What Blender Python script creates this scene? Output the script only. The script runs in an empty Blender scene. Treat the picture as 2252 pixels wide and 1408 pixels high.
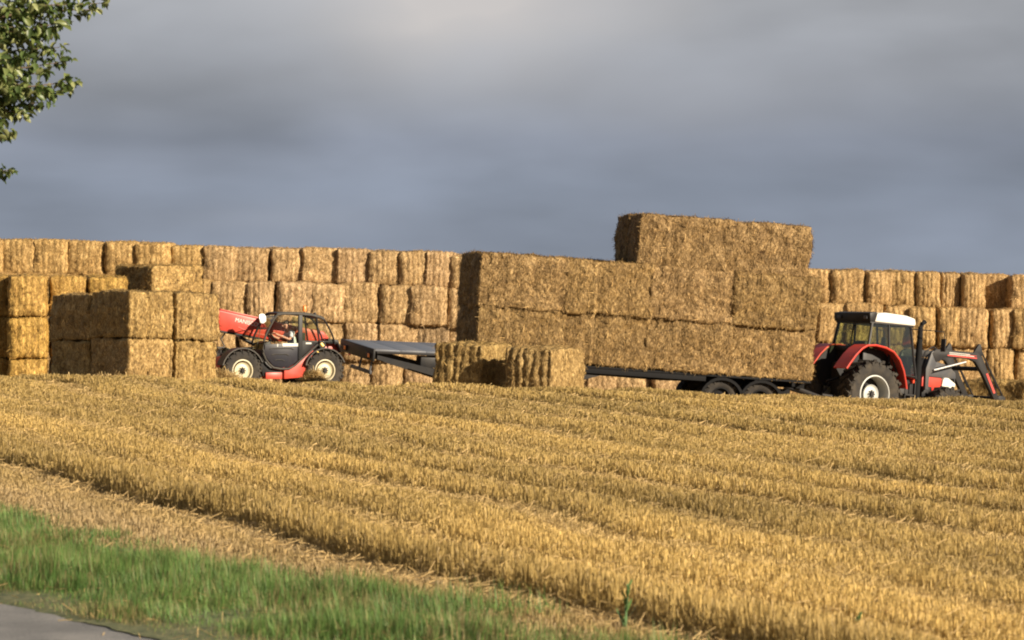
import bpy, bmesh, math, random
import numpy as np
from mathutils import Matrix, Vector, noise
R = math.radians
random.seed(7)
rng = np.random.default_rng(11)
SC = bpy.context.scene
COL = SC.collection

# ------------------------------------------------------------------ camera
F = 7650.0            # focal length in photograph pixels
W0, H0, HOR = 2252.0, 1408.0, 620.0
EYE = 2.7
cam = bpy.data.cameras.new('camera')
camo = bpy.data.objects.new('camera', cam)
COL.objects.link(camo)
cam.sensor_width = 36.0
cam.lens = F / W0 * 36.0
cam.clip_start = 0.5
cam.clip_end = 6000
camo.location = (0, 0, EYE)
camo.rotation_euler = (R(90) - math.atan((H0 / 2 - HOR) / F), 0, 0)
cam.dof.use_dof = True
cam.dof.focus_distance = 88
cam.dof.aperture_fstop = 5.0
SC.camera = camo

# ------------------------------------------------------------------ sun and sky
SUN_EL = R(21)
SUN_A = R(35)          # angle from +x towards the camera side
sd = Vector((math.cos(SUN_A) * math.cos(SUN_EL), -math.sin(SUN_A) * math.cos(SUN_EL), math.sin(SUN_EL)))
sun = bpy.data.lights.new('sun', 'SUN')
sun.energy = 5.0
sun.angle = R(0.6)
sun.color = (1.0, 0.86, 0.66)
suno = bpy.data.objects.new('sun', sun)
COL.objects.link(suno)
suno.rotation_euler = sd.to_track_quat('Z', 'Y').to_euler()
SC.view_settings.view_transform = 'Standard'
SC.view_settings.look = 'None'
SC.view_settings.exposure = 0.90
SC.view_settings.gamma = 1.0
SC.view_settings.use_curve_mapping = False
SC.render.resolution_x = 1024
SC.render.resolution_y = 640
try:
    SC.cycles.filter_width = 2.0
except Exception:
    pass

world = bpy.data.worlds.new('World')
SC.world = world
world.use_nodes = True
nt = world.node_tree
for n in list(nt.nodes):
    nt.nodes.remove(n)


class NT:
    """small helper for node graphs"""
    def __init__(s, t):
        s.t = t

    def n(s, typ, inputs=None, **kw):
        nd = s.t.nodes.new(typ)
        for k, v in kw.items():
            setattr(nd, k, v)
        for k, v in (inputs or {}).items():
            sk = nd.inputs[k]
            if hasattr(v, 'is_linked') or isinstance(v, bpy.types.NodeSocket):
                s.t.links.new(v, sk)
            else:
                sk.default_value = v
        return nd

    def math(s, op, a, b=0.0, clamp=False):
        nd = s.n('ShaderNodeMath', {0: a, 1: b}, operation=op)
        nd.use_clamp = clamp
        return nd.outputs[0]

    def ramp(s, fac, stops):
        nd = s.n('ShaderNodeValToRGB', {'Fac': fac})
        el = nd.color_ramp.elements
        while len(el) > 1:
            el.remove(el[-1])
        el[0].position, el[0].color = stops[0][0], tuple(stops[0][1]) + (1,)
        for p, c in stops[1:]:
            e = el.new(p)
            e.color = tuple(c) + (1,)
        return nd.outputs[0]

    def mix(s, fac, a, b, typ='MIX'):
        nd = s.n('ShaderNodeMix', None, data_type='RGBA', blend_type=typ)
        for k, v in ((0, fac), (6, a), (7, b)):
            if isinstance(v, bpy.types.NodeSocket):
                s.t.links.new(v, nd.inputs[k])
            else:
                nd.inputs[k].default_value = (tuple(v) + (1,)) if k and len(v) == 3 else v
        return nd.outputs[2]


w = NT(nt)
sky = w.n('ShaderNodeTexSky', None, sky_type='NISHITA')
sky.sun_disc = False
sky.sun_elevation = SUN_EL
sky.sun_rotation = math.atan2(sd.x, sd.y)
geo = w.n('ShaderNodeTexCoord')
sep = w.n('ShaderNodeSeparateXYZ', {0: geo.outputs['Generated']})
elv = sep.outputs[2]
m1 = w.n('ShaderNodeMapping', {'Vector': geo.outputs['Generated'], 'Scale': (9, 9, 26), 'Location': (3.1, 0.4, 1.7)})
n1 = w.n('ShaderNodeTexNoise', {'Vector': m1.outputs[0], 'Scale': 1.0, 'Detail': 4.0, 'Roughness': 0.42, 'Distortion': 0.3})
m2 = w.n('ShaderNodeMapping', {'Vector': geo.outputs['Generated'], 'Scale': (26, 26, 62), 'Location': (1.2, 5.0, 0.3)})
n2 = w.n('ShaderNodeTexNoise', {'Vector': m2.outputs[0], 'Scale': 1.0, 'Detail': 5.0, 'Roughness': 0.4})
# height profile: paler grey overhead, slate blue band lower down, a little paler again at the horizon
hcol = w.ramp(w.math('MULTIPLY', w.math('ADD', elv, 0.006), 3.0), [
    (0.00, (0.262, 0.300, 0.365)), (0.05, (0.238, 0.274, 0.345)), (0.10, (0.205, 0.236, 0.300)),
    (0.14, (0.215, 0.240, 0.300)), (0.19, (0.285, 0.300, 0.340)), (0.26, (0.330, 0.338, 0.365)), (1.0, (0.19, 0.21, 0.25))])
f1 = w.math('ADD', w.math('MULTIPLY', w.math('SUBTRACT', n1.outputs[0], 0.5), 1.25), 1.0)
f2 = w.math('ADD', w.math('MULTIPLY', w.math('SUBTRACT', n2.outputs[0], 0.5), 0.36), 0.0)
fac = w.math('ADD', f1, f2)
cl = w.n('ShaderNodeVectorMath', {0: hcol, 1: (1, 1, 1)}, operation='MULTIPLY')
cl2 = w.n('ShaderNodeVectorMath', {0: cl.outputs[0], 'Scale': fac}, operation='SCALE')


def blob(px, py, rx, rz):
    """soft lighter cloud in the sky towards a direction"""
    d = Vector(((px - 1126) / F, 1, (HOR - py) / F)).normalized()
    a = w.math('DIVIDE', w.math('SUBTRACT', sep.outputs[0], d.x), rx)
    b = w.math('DIVIDE', w.math('SUBTRACT', elv, d.z), rz)
    c = w.math('DIVIDE', w.math('SUBTRACT', sep.outputs[1], d.y), 0.5)
    q = w.math('ADD', w.math('ADD', w.math('MULTIPLY', a, a), w.math('MULTIPLY', b, b)), w.math('MULTIPLY', c, c))
    q = w.math('ADD', q, w.math('MULTIPLY', w.math('SUBTRACT', n2.outputs[0], 0.5), 1.6))
    return w.math('POWER', 2.718, w.math('MULTIPLY', q, -1.0))


b1 = blob(1020, 10, 0.040, 0.0175)
b2 = blob(1330, 10, 0.03, 0.010)
b3 = blob(620, 480, 0.030, 0.004)
b4 = blob(1500, 200, 0.05, 0.013)
col = w.mix(w.math('MULTIPLY', b1, 0.95, True), cl2.outputs[0], (0.56, 0.53, 0.52))
col = w.mix(w.math('MULTIPLY', b2, 0.22, True), col, (0.50, 0.48, 0.48))
col = w.mix(w.math('MULTIPLY', b3, 0.30, True), col, (0.33, 0.36, 0.43))
col = w.mix(w.math('MULTIPLY', b4, 0.30, True), col, (0.38, 0.39, 0.43))
SKYGAIN = 5.7
clg = w.n('ShaderNodeVectorMath', {0: col, 'Scale': SKYGAIN}, operation='SCALE')
allsky = w.mix(0.975, sky.outputs[0], clg.outputs[0])
bg = w.n('ShaderNodeBackground', {'Color': allsky, 'Strength': 0.1})
wo = w.n('ShaderNodeOutputWorld', {'Surface': bg.outputs[0]})

# ------------------------------------------------------------------ helpers


def link(o, parent=None):
    COL.objects.link(o)
    if parent is not None:
        o.parent = parent
    return o


def tag(o, label=None, cat=None, group=None, kind=None):
    if label: o['label'] = label
    if cat: o['category'] = cat
    if group: o['group'] = group
    if kind: o['kind'] = kind
    return o


def empty(name, M, label, cat, group=None):
    o = bpy.data.objects.new(name, None)
    o.empty_display_size = 0.3
    link(o)
    o.matrix_world = M
    return tag(o, label, cat, group)


def new_mat(name):
    m = bpy.data.materials.new(name)
    m.use_nodes = True
    t = m.node_tree
    b = t.nodes['Principled BSDF']
    return m, NT(t), b


def simple(name, colour, rough=0.5, metal=0.0, var=0.12, dirt=0.0, spec=0.5, nscale=6.0):
    m, g, b = new_mat(name)
    tc = g.n('ShaderNodeTexCoord')
    n = g.n('ShaderNodeTexNoise', {'Vector': tc.outputs['Object'], 'Scale': nscale, 'Detail': 5.0, 'Roughness': 0.6})
    lo = tuple(c * (1 - var) for c in colour)
    hi = tuple(min(1, c * (1 + var)) for c in colour)
    c = g.mix(n.outputs[0], lo, hi)
    if dirt:
        n2 = g.n('ShaderNodeTexNoise', {'Vector': tc.outputs['Object'], 'Scale': nscale * 0.45, 'Detail': 7.0, 'Roughness': 0.7})
        k = g.math('MULTIPLY', g.math('SUBTRACT', n2.outputs[0], 0.42, True), dirt * 5, True)
        c = g.mix(k, c, (0.26, 0.20, 0.12))
    g.t.links.new(c, b.inputs['Base Color'])
    b.inputs['Roughness'].default_value = rough
    b.inputs['Metallic'].default_value = metal
    b.inputs['Specular IOR Level'].default_value = spec
    return m


def glass(name, tint, refl=0.12):
    m, g, b = new_mat(name)
    g.t.nodes.remove(b)
    tr = g.n('ShaderNodeBsdfTransparent', {'Color': tint + (1,)})
    gl = g.n('ShaderNodeBsdfGlossy', {'Color': (0.9, 0.95, 0.95, 1), 'Roughness': 0.06})
    fr = g.n('ShaderNodeFresnel', {'IOR': 1.5})
    f = g.math('ADD', g.math('MULTIPLY', fr.outputs[0], 0.35), refl, True)
    mx = g.n('ShaderNodeMixShader', {0: f, 1: tr.outputs[0], 2: gl.outputs[0]})
    out = [x for x in g.t.nodes if x.type == 'OUTPUT_MATERIAL'][0]
    g.t.links.new(mx.outputs[0], out.inputs[0])
    return m


def straw_mat(name, dark, mid, light, sc=1.0):
    m, g, b = new_mat(name)
    tc = g.n('ShaderNodeTexCoord')
    oi = g.n('ShaderNodeObjectInfo')
    wv = g.math('MULTIPLY', oi.outputs['Random'], 40.0)
    mp = g.n('ShaderNodeMapping', {'Vector': tc.outputs['Object'], 'Scale': (1.0, 1.0, 0.42)})
    n1 = g.n('ShaderNodeTexNoise', {'Vector': mp.outputs[0], 'W': wv, 'Scale': 30.0 * sc, 'Detail': 3.0, 'Roughness': 0.75}, noise_dimensions='4D')
    n2 = g.n('ShaderNodeTexNoise', {'Vector': tc.outputs['Object'], 'W': wv, 'Scale': 3.0, 'Detail': 4.0, 'Roughness': 0.6}, noise_dimensions='4D')
    f = g.math('ADD', g.math('MULTIPLY', n1.outputs[0], 0.72), g.math('MULTIPLY', n2.outputs[0], 0.28))
    c = g.ramp(f, [(0.36, dark), (0.50, mid), (0.64, light)])
    n3 = g.n('ShaderNodeTexNoise', {'Vector': tc.outputs['Object'], 'W': wv, 'Scale': 5.5, 'Detail': 2.0, 'Roughness': 0.5}, noise_dimensions='4D')
    c = g.mix(1.0, c, g.ramp(n3.outputs[0], [(0.24, (0.50, 0.43, 0.37)), (0.38, (0.95, 0.94, 0.92)), (0.72, (1.08, 1.08, 1.08))]), 'MULTIPLY')
    at = g.n('ShaderNodeAttribute', None, attribute_name='tint')
    c = g.mix(1.0, c, at.outputs['Color'], 'MULTIPLY')
    c = g.mix(1.0, c, oi.outputs['Color'], 'MULTIPLY')
    g.t.links.new(c, b.inputs['Base Color'])
    b.inputs['Roughness'].default_value = 0.7
    b.inputs['Specular IOR Level'].default_value = 0.25
    bp = g.n('ShaderNodeBump', {'Height': n1.outputs[0], 'Strength': 0.6, 'Distance': 0.03})
    g.t.links.new(bp.outputs[0], b.inputs['Normal'])
    return m


M = {}
M['straw'] = straw_mat('straw', (0.095, 0.060, 0.023), (0.260, 0.175, 0.076), (0.52, 0.39, 0.205))
M['red'] = simple('red_paint', (0.50, 0.040, 0.024), 0.42, dirt=0.12, nscale=3)
M['dull_red'] = simple('dull_red_paint', (0.52, 0.045, 0.03), 0.5, dirt=0.2, nscale=3)
M['black'] = simple('black_paint', (0.012, 0.012, 0.014), 0.5, dirt=0.04, spec=0.3)
M['door'] = simple('dark_door_panel', (0.016, 0.016, 0.024), 0.45, dirt=0.03, spec=0.35)
M['trim'] = simple('grey_trim', (0.045, 0.042, 0.038), 0.55, dirt=0.10, spec=0.3)
M['rubber'] = simple('tyre_rubber', (0.034, 0.031, 0.029), 0.85, dirt=0.12, spec=0.2)
M['dkgrey'] = simple('dark_grey_steel', (0.018, 0.017, 0.018), 0.6, dirt=0.04, spec=0.25)
M['matt'] = simple('matt_black', (0.012, 0.012, 0.013), 0.85, spec=0.15)
M['grey'] = simple('grey_steel', (0.060, 0.062, 0.070), 0.5, dirt=0.12, spec=0.3)
M['deck'] = simple('deck_plate', (0.11, 0.12, 0.145), 0.42, dirt=0.12, nscale=3)
M['cream'] = simple('cream_rim', (0.60, 0.54, 0.37), 0.5, dirt=0.25)
M['white'] = simple('white_paint', (0.66, 0.64, 0.58), 0.45, dirt=0.10)
M['palegrey'] = simple('pale_grey_paint', (0.46, 0.47, 0.45), 0.5, dirt=0.15)
M['chrome'] = simple('chrome_rod', (0.8, 0.8, 0.8), 0.22, metal=0.7)
M['orange'] = simple('orange_lens', (0.85, 0.22, 0.03), 0.3)
M['yellow'] = simple('yellow_plastic', (0.80, 0.52, 0.05), 0.4)
M['redlens'] = simple('red_lens', (0.70, 0.08, 0.04), 0.3)
M['glass'] = glass('cab_glass', (0.72, 0.78, 0.62), 0.03)
M['dkglass'] = glass('tinted_glass', (0.66, 0.74, 0.56), 0.03)
M['clear'] = glass('clear_glass', (0.93, 0.94, 0.90), 0.03)
M['mirror'] = simple('mirror_glass', (0.85, 0.87, 0.88), 0.35, metal=0.3, var=0.02)
M['skin'] = simple('skin', (0.52, 0.27, 0.18), 0.55, var=0.05)
M['shirt'] = simple('grey_shirt', (0.62, 0.64, 0.70), 0.8, var=0.06)
M['trouser'] = simple('dark_trousers', (0.05, 0.06, 0.09), 0.8)
M['hair'] = simple('dark_hair', (0.025, 0.016, 0.012), 0.7)
M['seat'] = simple('black_seat', (0.03, 0.03, 0.033), 0.7)
M['bark'] = simple('bark', (0.16, 0.11, 0.075), 0.9, var=0.35, nscale=14)


class MB:
    """collects shapes and links them as one mesh object"""
    def __init__(s):
        s.bm = bmesh.new()

    def _xf(s, vs, mat):
        if mat is not None:
            bmesh.ops.transform(s.bm, matrix=mat, verts=vs)

    def box(s, a, b, bev=0.0, mat=None):
        c = [(p + q) / 2 for p, q in zip(a, b)]
        d = [abs(q - p) for p, q in zip(a, b)]
        r = bmesh.ops.create_cube(s.bm, size=1.0, matrix=Matrix.Translation(c) @ Matrix.Diagonal(d + [1]))
        vs = r['verts']
        if bev > 0:
            es = list({e for v in vs for e in v.link_edges})
            q = bmesh.ops.bevel(s.bm, geom=es, offset=bev, segments=2, affect='EDGES', profile=0.5)
            vs = list({v for f in q['faces'] for v in f.verts} | {v for v in vs if v.is_valid})
        s._xf(vs, mat)
        return s

    def prism(s, pts, y0, y1, bev=0.0, axis='y'):
        """polygon given as (x, z), extruded from y0 to y1 (axis y) or (y, z) along x (axis x)"""
        f = (lambda p, t: (p[0], t, p[1])) if axis == 'y' else ((lambda p, t: (t, p[0], p[1])) if axis == 'x' else (lambda p, t: (p[0], p[1], t)))
        A = [s.bm.verts.new(f(p, y0)) for p in pts]
        B = [s.bm.verts.new(f(p, y1)) for p in pts]
        n = len(pts)
        fs = [s.bm.faces.new(A[::-1]), s.bm.faces.new(B)]
        for i in range(n):
            fs.append(s.bm.faces.new((A[i], A[(i + 1) % n], B[(i + 1) % n], B[i])))
        bmesh.ops.recalc_face_normals(s.bm, faces=fs)
        if bev > 0:
            es = list({e for q in fs for e in q.edges})
            bmesh.ops.bevel(s.bm, geom=es, offset=bev, segments=2, affect='EDGES', profile=0.5)
        return s

    def strip(s, pts, y0, y1, th):
        """a bent plate: polyline (x, z) with thickness th, spanning y0..y1"""
        out, inn = [], []
        n = len(pts)
        for i in range(n):
            a = Vector(pts[max(0, i - 1)]); b = Vector(pts[min(n - 1, i + 1)])
            d = (b - a).normalized()
            nn = Vector((-d.y, d.x))
            out.append(Vector(pts[i])); inn.append(Vector(pts[i]) - nn * th)
        for i in range(n - 1):
            q = [out[i], out[i + 1], inn[i + 1], inn[i]]
            A = [s.bm.verts.new((p.x, y0, p.y)) for p in q]
            B = [s.bm.verts.new((p.x, y1, p.y)) for p in q]
            fs = [s.bm.faces.new(A[::-1]), s.bm.faces.new(B)]
            for k in (0, 2):
                fs.append(s.bm.faces.new((A[k], A[(k + 1) % 4], B[(k + 1) % 4], B[k])))
            if i == 0: fs.append(s.bm.faces.new((A[3], A[0], B[0], B[3])))
            if i == n - 2: fs.append(s.bm.faces.new((A[1], A[2], B[2], B[1])))
        bmesh.ops.remove_doubles(s.bm, verts=s.bm.verts, dist=1e-5)
        bmesh.ops.recalc_face_normals(s.bm, faces=s.bm.faces)
        return s

    def tube(s, pts, r, seg=8, cap=True):
        pts = [Vector(p) for p in pts]
        rs = r if isinstance(r, (list, tuple)) else [r] * len(pts)
        rings = []
        up = Vector((0, 0, 1))
        for i, p in enumerate(pts):
            d = (pts[min(i + 1, len(pts) - 1)] - pts[max(i - 1, 0)]).normalized()
            u = d.cross(up)
            if u.length < 0.1: u = d.cross(Vector((0, 1, 0)))
            u.normalize(); v = d.cross(u)
            rings.append([s.bm.verts.new(p + (u * math.cos(2 * math.pi * k / seg) + v * math.sin(2 * math.pi * k / seg)) * rs[i]) for k in range(seg)])
        for a, b in zip(rings, rings[1:]):
            for k in range(seg):
                s.bm.faces.new((a[k], a[(k + 1) % seg], b[(k + 1) % seg], b[k]))
        if cap:
            s.bm.faces.new(rings[0][::-1]); s.bm.faces.new(rings[-1])
        return s

    def lathe(s, prof, seg=40, close=False):
        """profile of (radius, y) turned about the y axis"""
        rings = []
        for k in range(seg):
            a = 2 * math.pi * k / seg
            rings.append([s.bm.verts.new((r * math.cos(a), y, r * math.sin(a))) for r, y in prof])
        m = len(prof)
        for k in range(seg):
            A, B = rings[k], rings[(k + 1) % seg]
            for i in range(m if close else m - 1):
                j = (i + 1) % m
                s.bm.faces.new((A[i], A[j], B[j], B[i]))
        bmesh.ops.remove_doubles(s.bm, verts=s.bm.verts, dist=1e-5)
        bmesh.ops.recalc_face_normals(s.bm, faces=s.bm.faces)
        return s

    def mesh(s, name, mat, smooth=30):
        me = bpy.data.meshes.new(name)
        bmesh.ops.recalc_face_normals(s.bm, faces=s.bm.faces)
        s.bm.to_mesh(me); s.bm.free()
        me.materials.append(mat)
        if smooth:
            me.polygons.foreach_set('use_smooth', [True] * len(me.polygons))
            try:
                me.set_sharp_from_angle(angle=R(smooth))
            except Exception:
                pass
        return me

    def build(s, name, mat, parent=None, loc=None, rot=None, smooth=30):
        o = bpy.data.objects.new(name, s.mesh(name, mat, smooth))
        link(o, parent)
        if loc: o.location = loc
        if rot: o.rotation_euler = rot
        return o


def arrays_mesh(name, verts, faces_flat, loop_total, mat, tint=None, smooth=False):
    me = bpy.data.meshes.new(name)
    nv = len(verts)
    me.vertices.add(nv)
    me.vertices.foreach_set('co', np.asarray(verts, dtype=np.float32).ravel())
    nf = len(loop_total)
    me.loops.add(len(faces_flat))
    me.loops.foreach_set('vertex_index', np.asarray(faces_flat, dtype=np.int32))
    me.polygons.add(nf)
    st = np.concatenate(([0], np.cumsum(loop_total)[:-1])).astype(np.int32)
    me.polygons.foreach_set('loop_start', st)
    me.polygons.foreach_set('loop_total', np.asarray(loop_total, dtype=np.int32))
    if smooth:
        me.polygons.foreach_set('use_smooth', np.ones(nf, dtype=bool))
    me.update(calc_edges=True)
    if tint is not None:
        a = me.attributes.new('tint', 'FLOAT_COLOR', 'POINT')
        t = np.ones((nv, 4), dtype=np.float32)
        tt = np.asarray(tint, dtype=np.float32)
        t[:, :3] = tt if tt.ndim == 2 else tt[:, None]
        a.data.foreach_set('color', t.ravel())
    me.materials.append(mat)
    return me


# ------------------------------------------------------------------ terrain
DIRV = np.array([-0.38, 0.925])      # direction of the drill rows and the road
NRM = np.array([0.925, 0.38])


def sstep(a, b, v):
    t = np.clip((v - a) / (b - a), 0, 1)
    return t * t * (3 - 2 * t)


def cval(x, y):
    return x * 0.925 + y * 0.38


CREST = 0.32


def ground(x, y):
    x = np.asarray(x, dtype=float); y = np.asarray(y, dtype=float)
    xc = np.clip(x, -40, 40)
    t = np.clip((y - 26) / 46, -0.35, 1.04)
    near = CREST * t - 0.0245 * xc * (0.25 + 0.75 * np.clip(t, 0, 1))
    sp = np.log1p(np.exp(np.clip((xc + 1) * 2.0, -30, 60))) / 2.0
    sp = np.minimum(sp, 14 + 0.1 * (sp - 14) * (sp > 14))
    b1 = -0.15 - 0.096 * sp
    b2 = -1.62 - 0.036 * xc
    k = np.clip((y - 92) / 30, 0, 1) ** 1.43
    bey = b1 * (1 - k) + b2 * k
    bey = bey - 0.38 * np.exp(-((x + 14) / 5.0) ** 2 - ((y - 109) / 5.0) ** 2)
    s = sstep(73.0, 83.0, y)
    z = near * (1 - s) + bey * s
    far = sstep(125, 500, y)
    z = z - far * 4
    # shallow undulation and wheel ruts along the drill rows
    c = cval(x, y)
    m = sstep(9.0, 11.0, c) * (1 - sstep(74, 80, y))
    z = z + m * 0.012 * np.sin(c * 1.9 + 0.6 * np.sin(y * 0.13))
    z = z + 0.02 * np.sin(x * 0.9 + 1.3 * np.sin(y * 0.31)) * np.sin(y * 0.43 + x * 0.2)
    return z


def gz(x, y):
    return float(ground(x, y))


def at(px, py, Y):
    """world point at forward distance Y seen at photograph pixel (px, py)"""
    return Vector(((px - 1126) / F * Y, Y, EYE - (py - HOR) / F * Y))


def grid_mesh(name, xs, ys, zoff, mat):
    X, Y = np.meshgrid(xs, ys)
    Z = ground(X, Y) + zoff
    v = np.stack([X.ravel(), Y.ravel(), Z.ravel()], 1)
    nx, ny = len(xs), len(ys)
    i = np.arange(nx - 1)[None, :] + np.arange(ny - 1)[:, None] * nx
    q = np.stack([i, i + 1, i + 1 + nx, i + nx], -1).reshape(-1, 4)
    return arrays_mesh(name, v, q.ravel(), np.full(len(q), 4), mat, smooth=True)


# soil and chaff
m, g, b = new_mat('stubble_ground')
ge = g.n('ShaderNodeNewGeometry')
n1 = g.n('ShaderNodeTexNoise', {'Vector': ge.outputs['Position'], 'Scale': 14.0, 'Detail': 6.0, 'Roughness': 0.75})
n2 = g.n('ShaderNodeTexNoise', {'Vector': ge.outputs['Position'], 'Scale': 0.9, 'Detail': 4.0})
f = g.math('ADD', g.math('MULTIPLY', n1.outputs[0], 0.7), g.math('MULTIPLY', n2.outputs[0], 0.3))
c = g.ramp(f, [(0.34, (0.10, 0.062, 0.022)), (0.50, (0.24, 0.155, 0.055)), (0.66, (0.40, 0.28, 0.12))])
g.t.links.new(c, b.inputs['Base Color'])
b.inputs['Roughness'].default_value = 0.9
bp = g.n('ShaderNodeBump', {'Height': n1.outputs[0], 'Strength': 0.8, 'Distance': 0.05})
g.t.links.new(bp.outputs[0], b.inputs['Normal'])
M['soil'] = m
xs = np.concatenate([np.linspace(-900, -40, 20)[:-1], np.linspace(-40, -24, 12)[:-1], np.linspace(-24, 24, 150), np.linspace(24, 40, 12)[1:], np.linspace(40, 900, 20)[1:]])
ys = np.concatenate([np.linspace(-400, 0, 12)[:-1], np.linspace(0, 20, 14)[:-1], np.linspace(20, 130, 300), np.linspace(130, 300, 25)[1:], np.linspace(300, 1500, 16)[1:]])
o = bpy.data.objects.new('field', grid_mesh('field', xs, ys, 0.0, M['soil']))
link(o); tag(o, 'golden harvested grain field rising to a low crest', None, None, 'structure')


def vnoise(x, y, s, seed=0):
    """cheap smooth value noise, vectorised"""
    x = x * s + seed * 17.3; y = y * s + seed * 9.1
    xi = np.floor(x).astype(int); yi = np.floor(y).astype(int)
    fx = x - xi; fy = y - yi
    fx = fx * fx * (3 - 2 * fx); fy = fy * fy * (3 - 2 * fy)

    def h(a, b):
        n = (a * 374761393 + b * 668265263 + seed * 974711) & 0x7fffffff
        n = ((n ^ (n >> 13)) * 1274126177) & 0x7fffffff
        return ((n ^ (n >> 16)) & 0xffff) / 65535.0
    return (h(xi, yi) * (1 - fx) + h(xi + 1, yi) * fx) * (1 - fy) + (h(xi, yi + 1) * (1 - fx) + h(xi + 1, yi + 1) * fx) * fy


def bend(S):
    return 0.19 * np.clip(28.6 - S, 0, 9) - 0.12


def strip_mesh(name, c0, c1, zoff, mat, nc=14, s0=-30, s1=90):
    cs = np.linspace(c0, c1, nc)
    ss = np.linspace(s0, s1, 1100)
    Cc, S = np.meshgrid(cs, ss)
    Cc = Cc + (bend(S) + 0.10 * (vnoise(S, S * 0, 2.1, 81) - .5) + 0.06 * (vnoise(S, S * 0, 7.0, 82) - .5)) * (Cc < 9.0)
    X = Cc * NRM[0] + S * DIRV[0]
    Y = Cc * NRM[1] + S * DIRV[1]
    Z = ground(X, Y) + (zoff(Cc, S) if callable(zoff) else zoff)
    v = np.stack([X.ravel(), Y.ravel(), Z.ravel()], 1)
    n = nc
    i = np.arange(n - 1)[None, :] + np.arange(len(ss) - 1)[:, None] * n
    q = np.stack([i, i + 1, i + 1 + n, i + n], -1).reshape(-1, 4)
    return arrays_mesh(name, v, q.ravel(), np.full(len(q), 4), mat, smooth=True)


m, g, b = new_mat('asphalt')
ge = g.n('ShaderNodeNewGeometry')
n1 = g.n('ShaderNodeTexNoise', {'Vector': ge.outputs['Position'], 'Scale': 45.0, 'Detail': 6.0, 'Roughness': 0.9})
n2 = g.n('ShaderNodeTexNoise', {'Vector': ge.outputs['Position'], 'Scale': 1.2, 'Detail': 4.0})
f = g.math('ADD', g.math('MULTIPLY', n1.outputs[0], 0.6), g.math('MULTIPLY', n2.outputs[0], 0.4))
c = g.ramp(f, [(0.38, (0.07, 0.068, 0.068)), (0.5, (0.17, 0.165, 0.16)), (0.62, (0.30, 0.28, 0.26))])
g.t.links.new(c, b.inputs['Base Color'])
b.inputs['Roughness'].default_value = 0.85
bp = g.n('ShaderNodeBump', {'Height': n1.outputs[0], 'Strength': 0.5, 'Distance': 0.01})
g.t.links.new(bp.outputs[0], b.inputs['Normal'])
M['asphalt'] = m
ROADC = 6.75
o = bpy.data.objects.new('road', strip_mesh('road', ROADC - 5.2, ROADC, 0.05, M['asphalt']))
link(o); tag(o, 'grey asphalt country road at the bottom left corner', None, None, 'structure')

m, g, b = new_mat('verge_soil')
ge = g.n('ShaderNodeNewGeometry')
n1 = g.n('ShaderNodeTexNoise', {'Vector': ge.outputs['Position'], 'Scale': 11.0, 'Detail': 6.0, 'Roughness': 0.7})
c = g.ramp(n1.outputs[0], [(0.36, (0.035, 0.045, 0.018)), (0.52, (0.10, 0.11, 0.04)), (0.66, (0.22, 0.19, 0.09))])
g.t.links.new(c, b.inputs['Base Color'])
b.inputs['Roughness'].default_value = 0.95
M['verge'] = m
o = bpy.data.objects.new('verge', strip_mesh('verge', ROADC - 0.12, 9.4, lambda c, s: 0.03 + 0.035 * (c < ROADC + .05) * 0 + 0.03 * sstep(ROADC, ROADC + .4, c), M['verge']))
link(o); tag(o, 'strip of rough grassy ground between road and stubble', None, None, 'structure')


# ------------------------------------------------------------------ stubble and grass (uncountable)
def blade_mat(name, rough=0.6, transl=0.25, spec=0.3):
    m, g, b = new_mat(name)
    at_ = g.n('ShaderNodeAttribute', None, attribute_name='tint')
    g.t.links.new(at_.outputs['Color'], b.inputs['Base Color'])
    b.inputs['Roughness'].default_value = rough
    b.inputs['Specular IOR Level'].default_value = spec
    if transl:
        tr = g.n('ShaderNodeBsdfTranslucent', {'Color': at_.outputs['Color']})
        mx = g.n('ShaderNodeMixShader', {0: transl, 1: b.outputs[0], 2: tr.outputs[0]})
        out = [x for x in g.t.nodes if x.type == 'OUTPUT_MATERIAL'][0]
        g.t.links.new(mx.outputs[0], out.inputs[0])
    return m


M['stalk'] = blade_mat('stubble_stalk', 0.55, 0.32, 0.3)
M['blade'] = blade_mat('grass_blade', 0.5, 0.35, 0.3)
M['leafm'] = blade_mat('tree_leaf', 0.42, 0.30, 0.5)


EDGES = [(11.35, 1.0), (13.15, .45), (15.0, .85), (16.7, .5), (18.6, .8), (20.4, .55), (22.3, .8), (24.2, .5), (26.2, .7), (28.5, .7), (30.5, .6), (33, .6), (36, .6)]


def stub_height(x, y):
    c = cval(x, y)
    s = x * DIRV[0] + y * DIRV[1]
    cw = c + 0.40 * (vnoise(x, y, 0.22, 3) - 0.5) * 2 + 0.10 * (vnoise(x, y, 1.3, 4) - 0.5)
    h = np.full_like(c, 0.110)
    flat = np.zeros_like(c)
    for e, a in EDGES:
        pa = a * (0.10 + 1.35 * vnoise(s, s * 0 + e, 0.16, 5) ** 1.2 + (0.35 if e < 12 else 0.1))
        pa = np.clip(pa, 0, 1)
        up = sstep(e - 0.10, e + 0.18, cw) * (1 - sstep(e + 0.5, e + 1.3, cw))
        dn = sstep(e - 0.75, e - 0.5, cw) * (1 - sstep(e - 0.12, e + 0.02, cw))
        pa = pa * (0.85 + 0.15 * (c < 12.5)) * (1 - 0.35 * sstep(45, 74, y))
        h = h + 0.135 * up * pa - 0.055 * dn * pa
        flat = np.maximum(flat, dn * pa)
    h = h * (0.85 + 0.3 * vnoise(x, y, 1.3, 6))
    return h, flat


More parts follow.
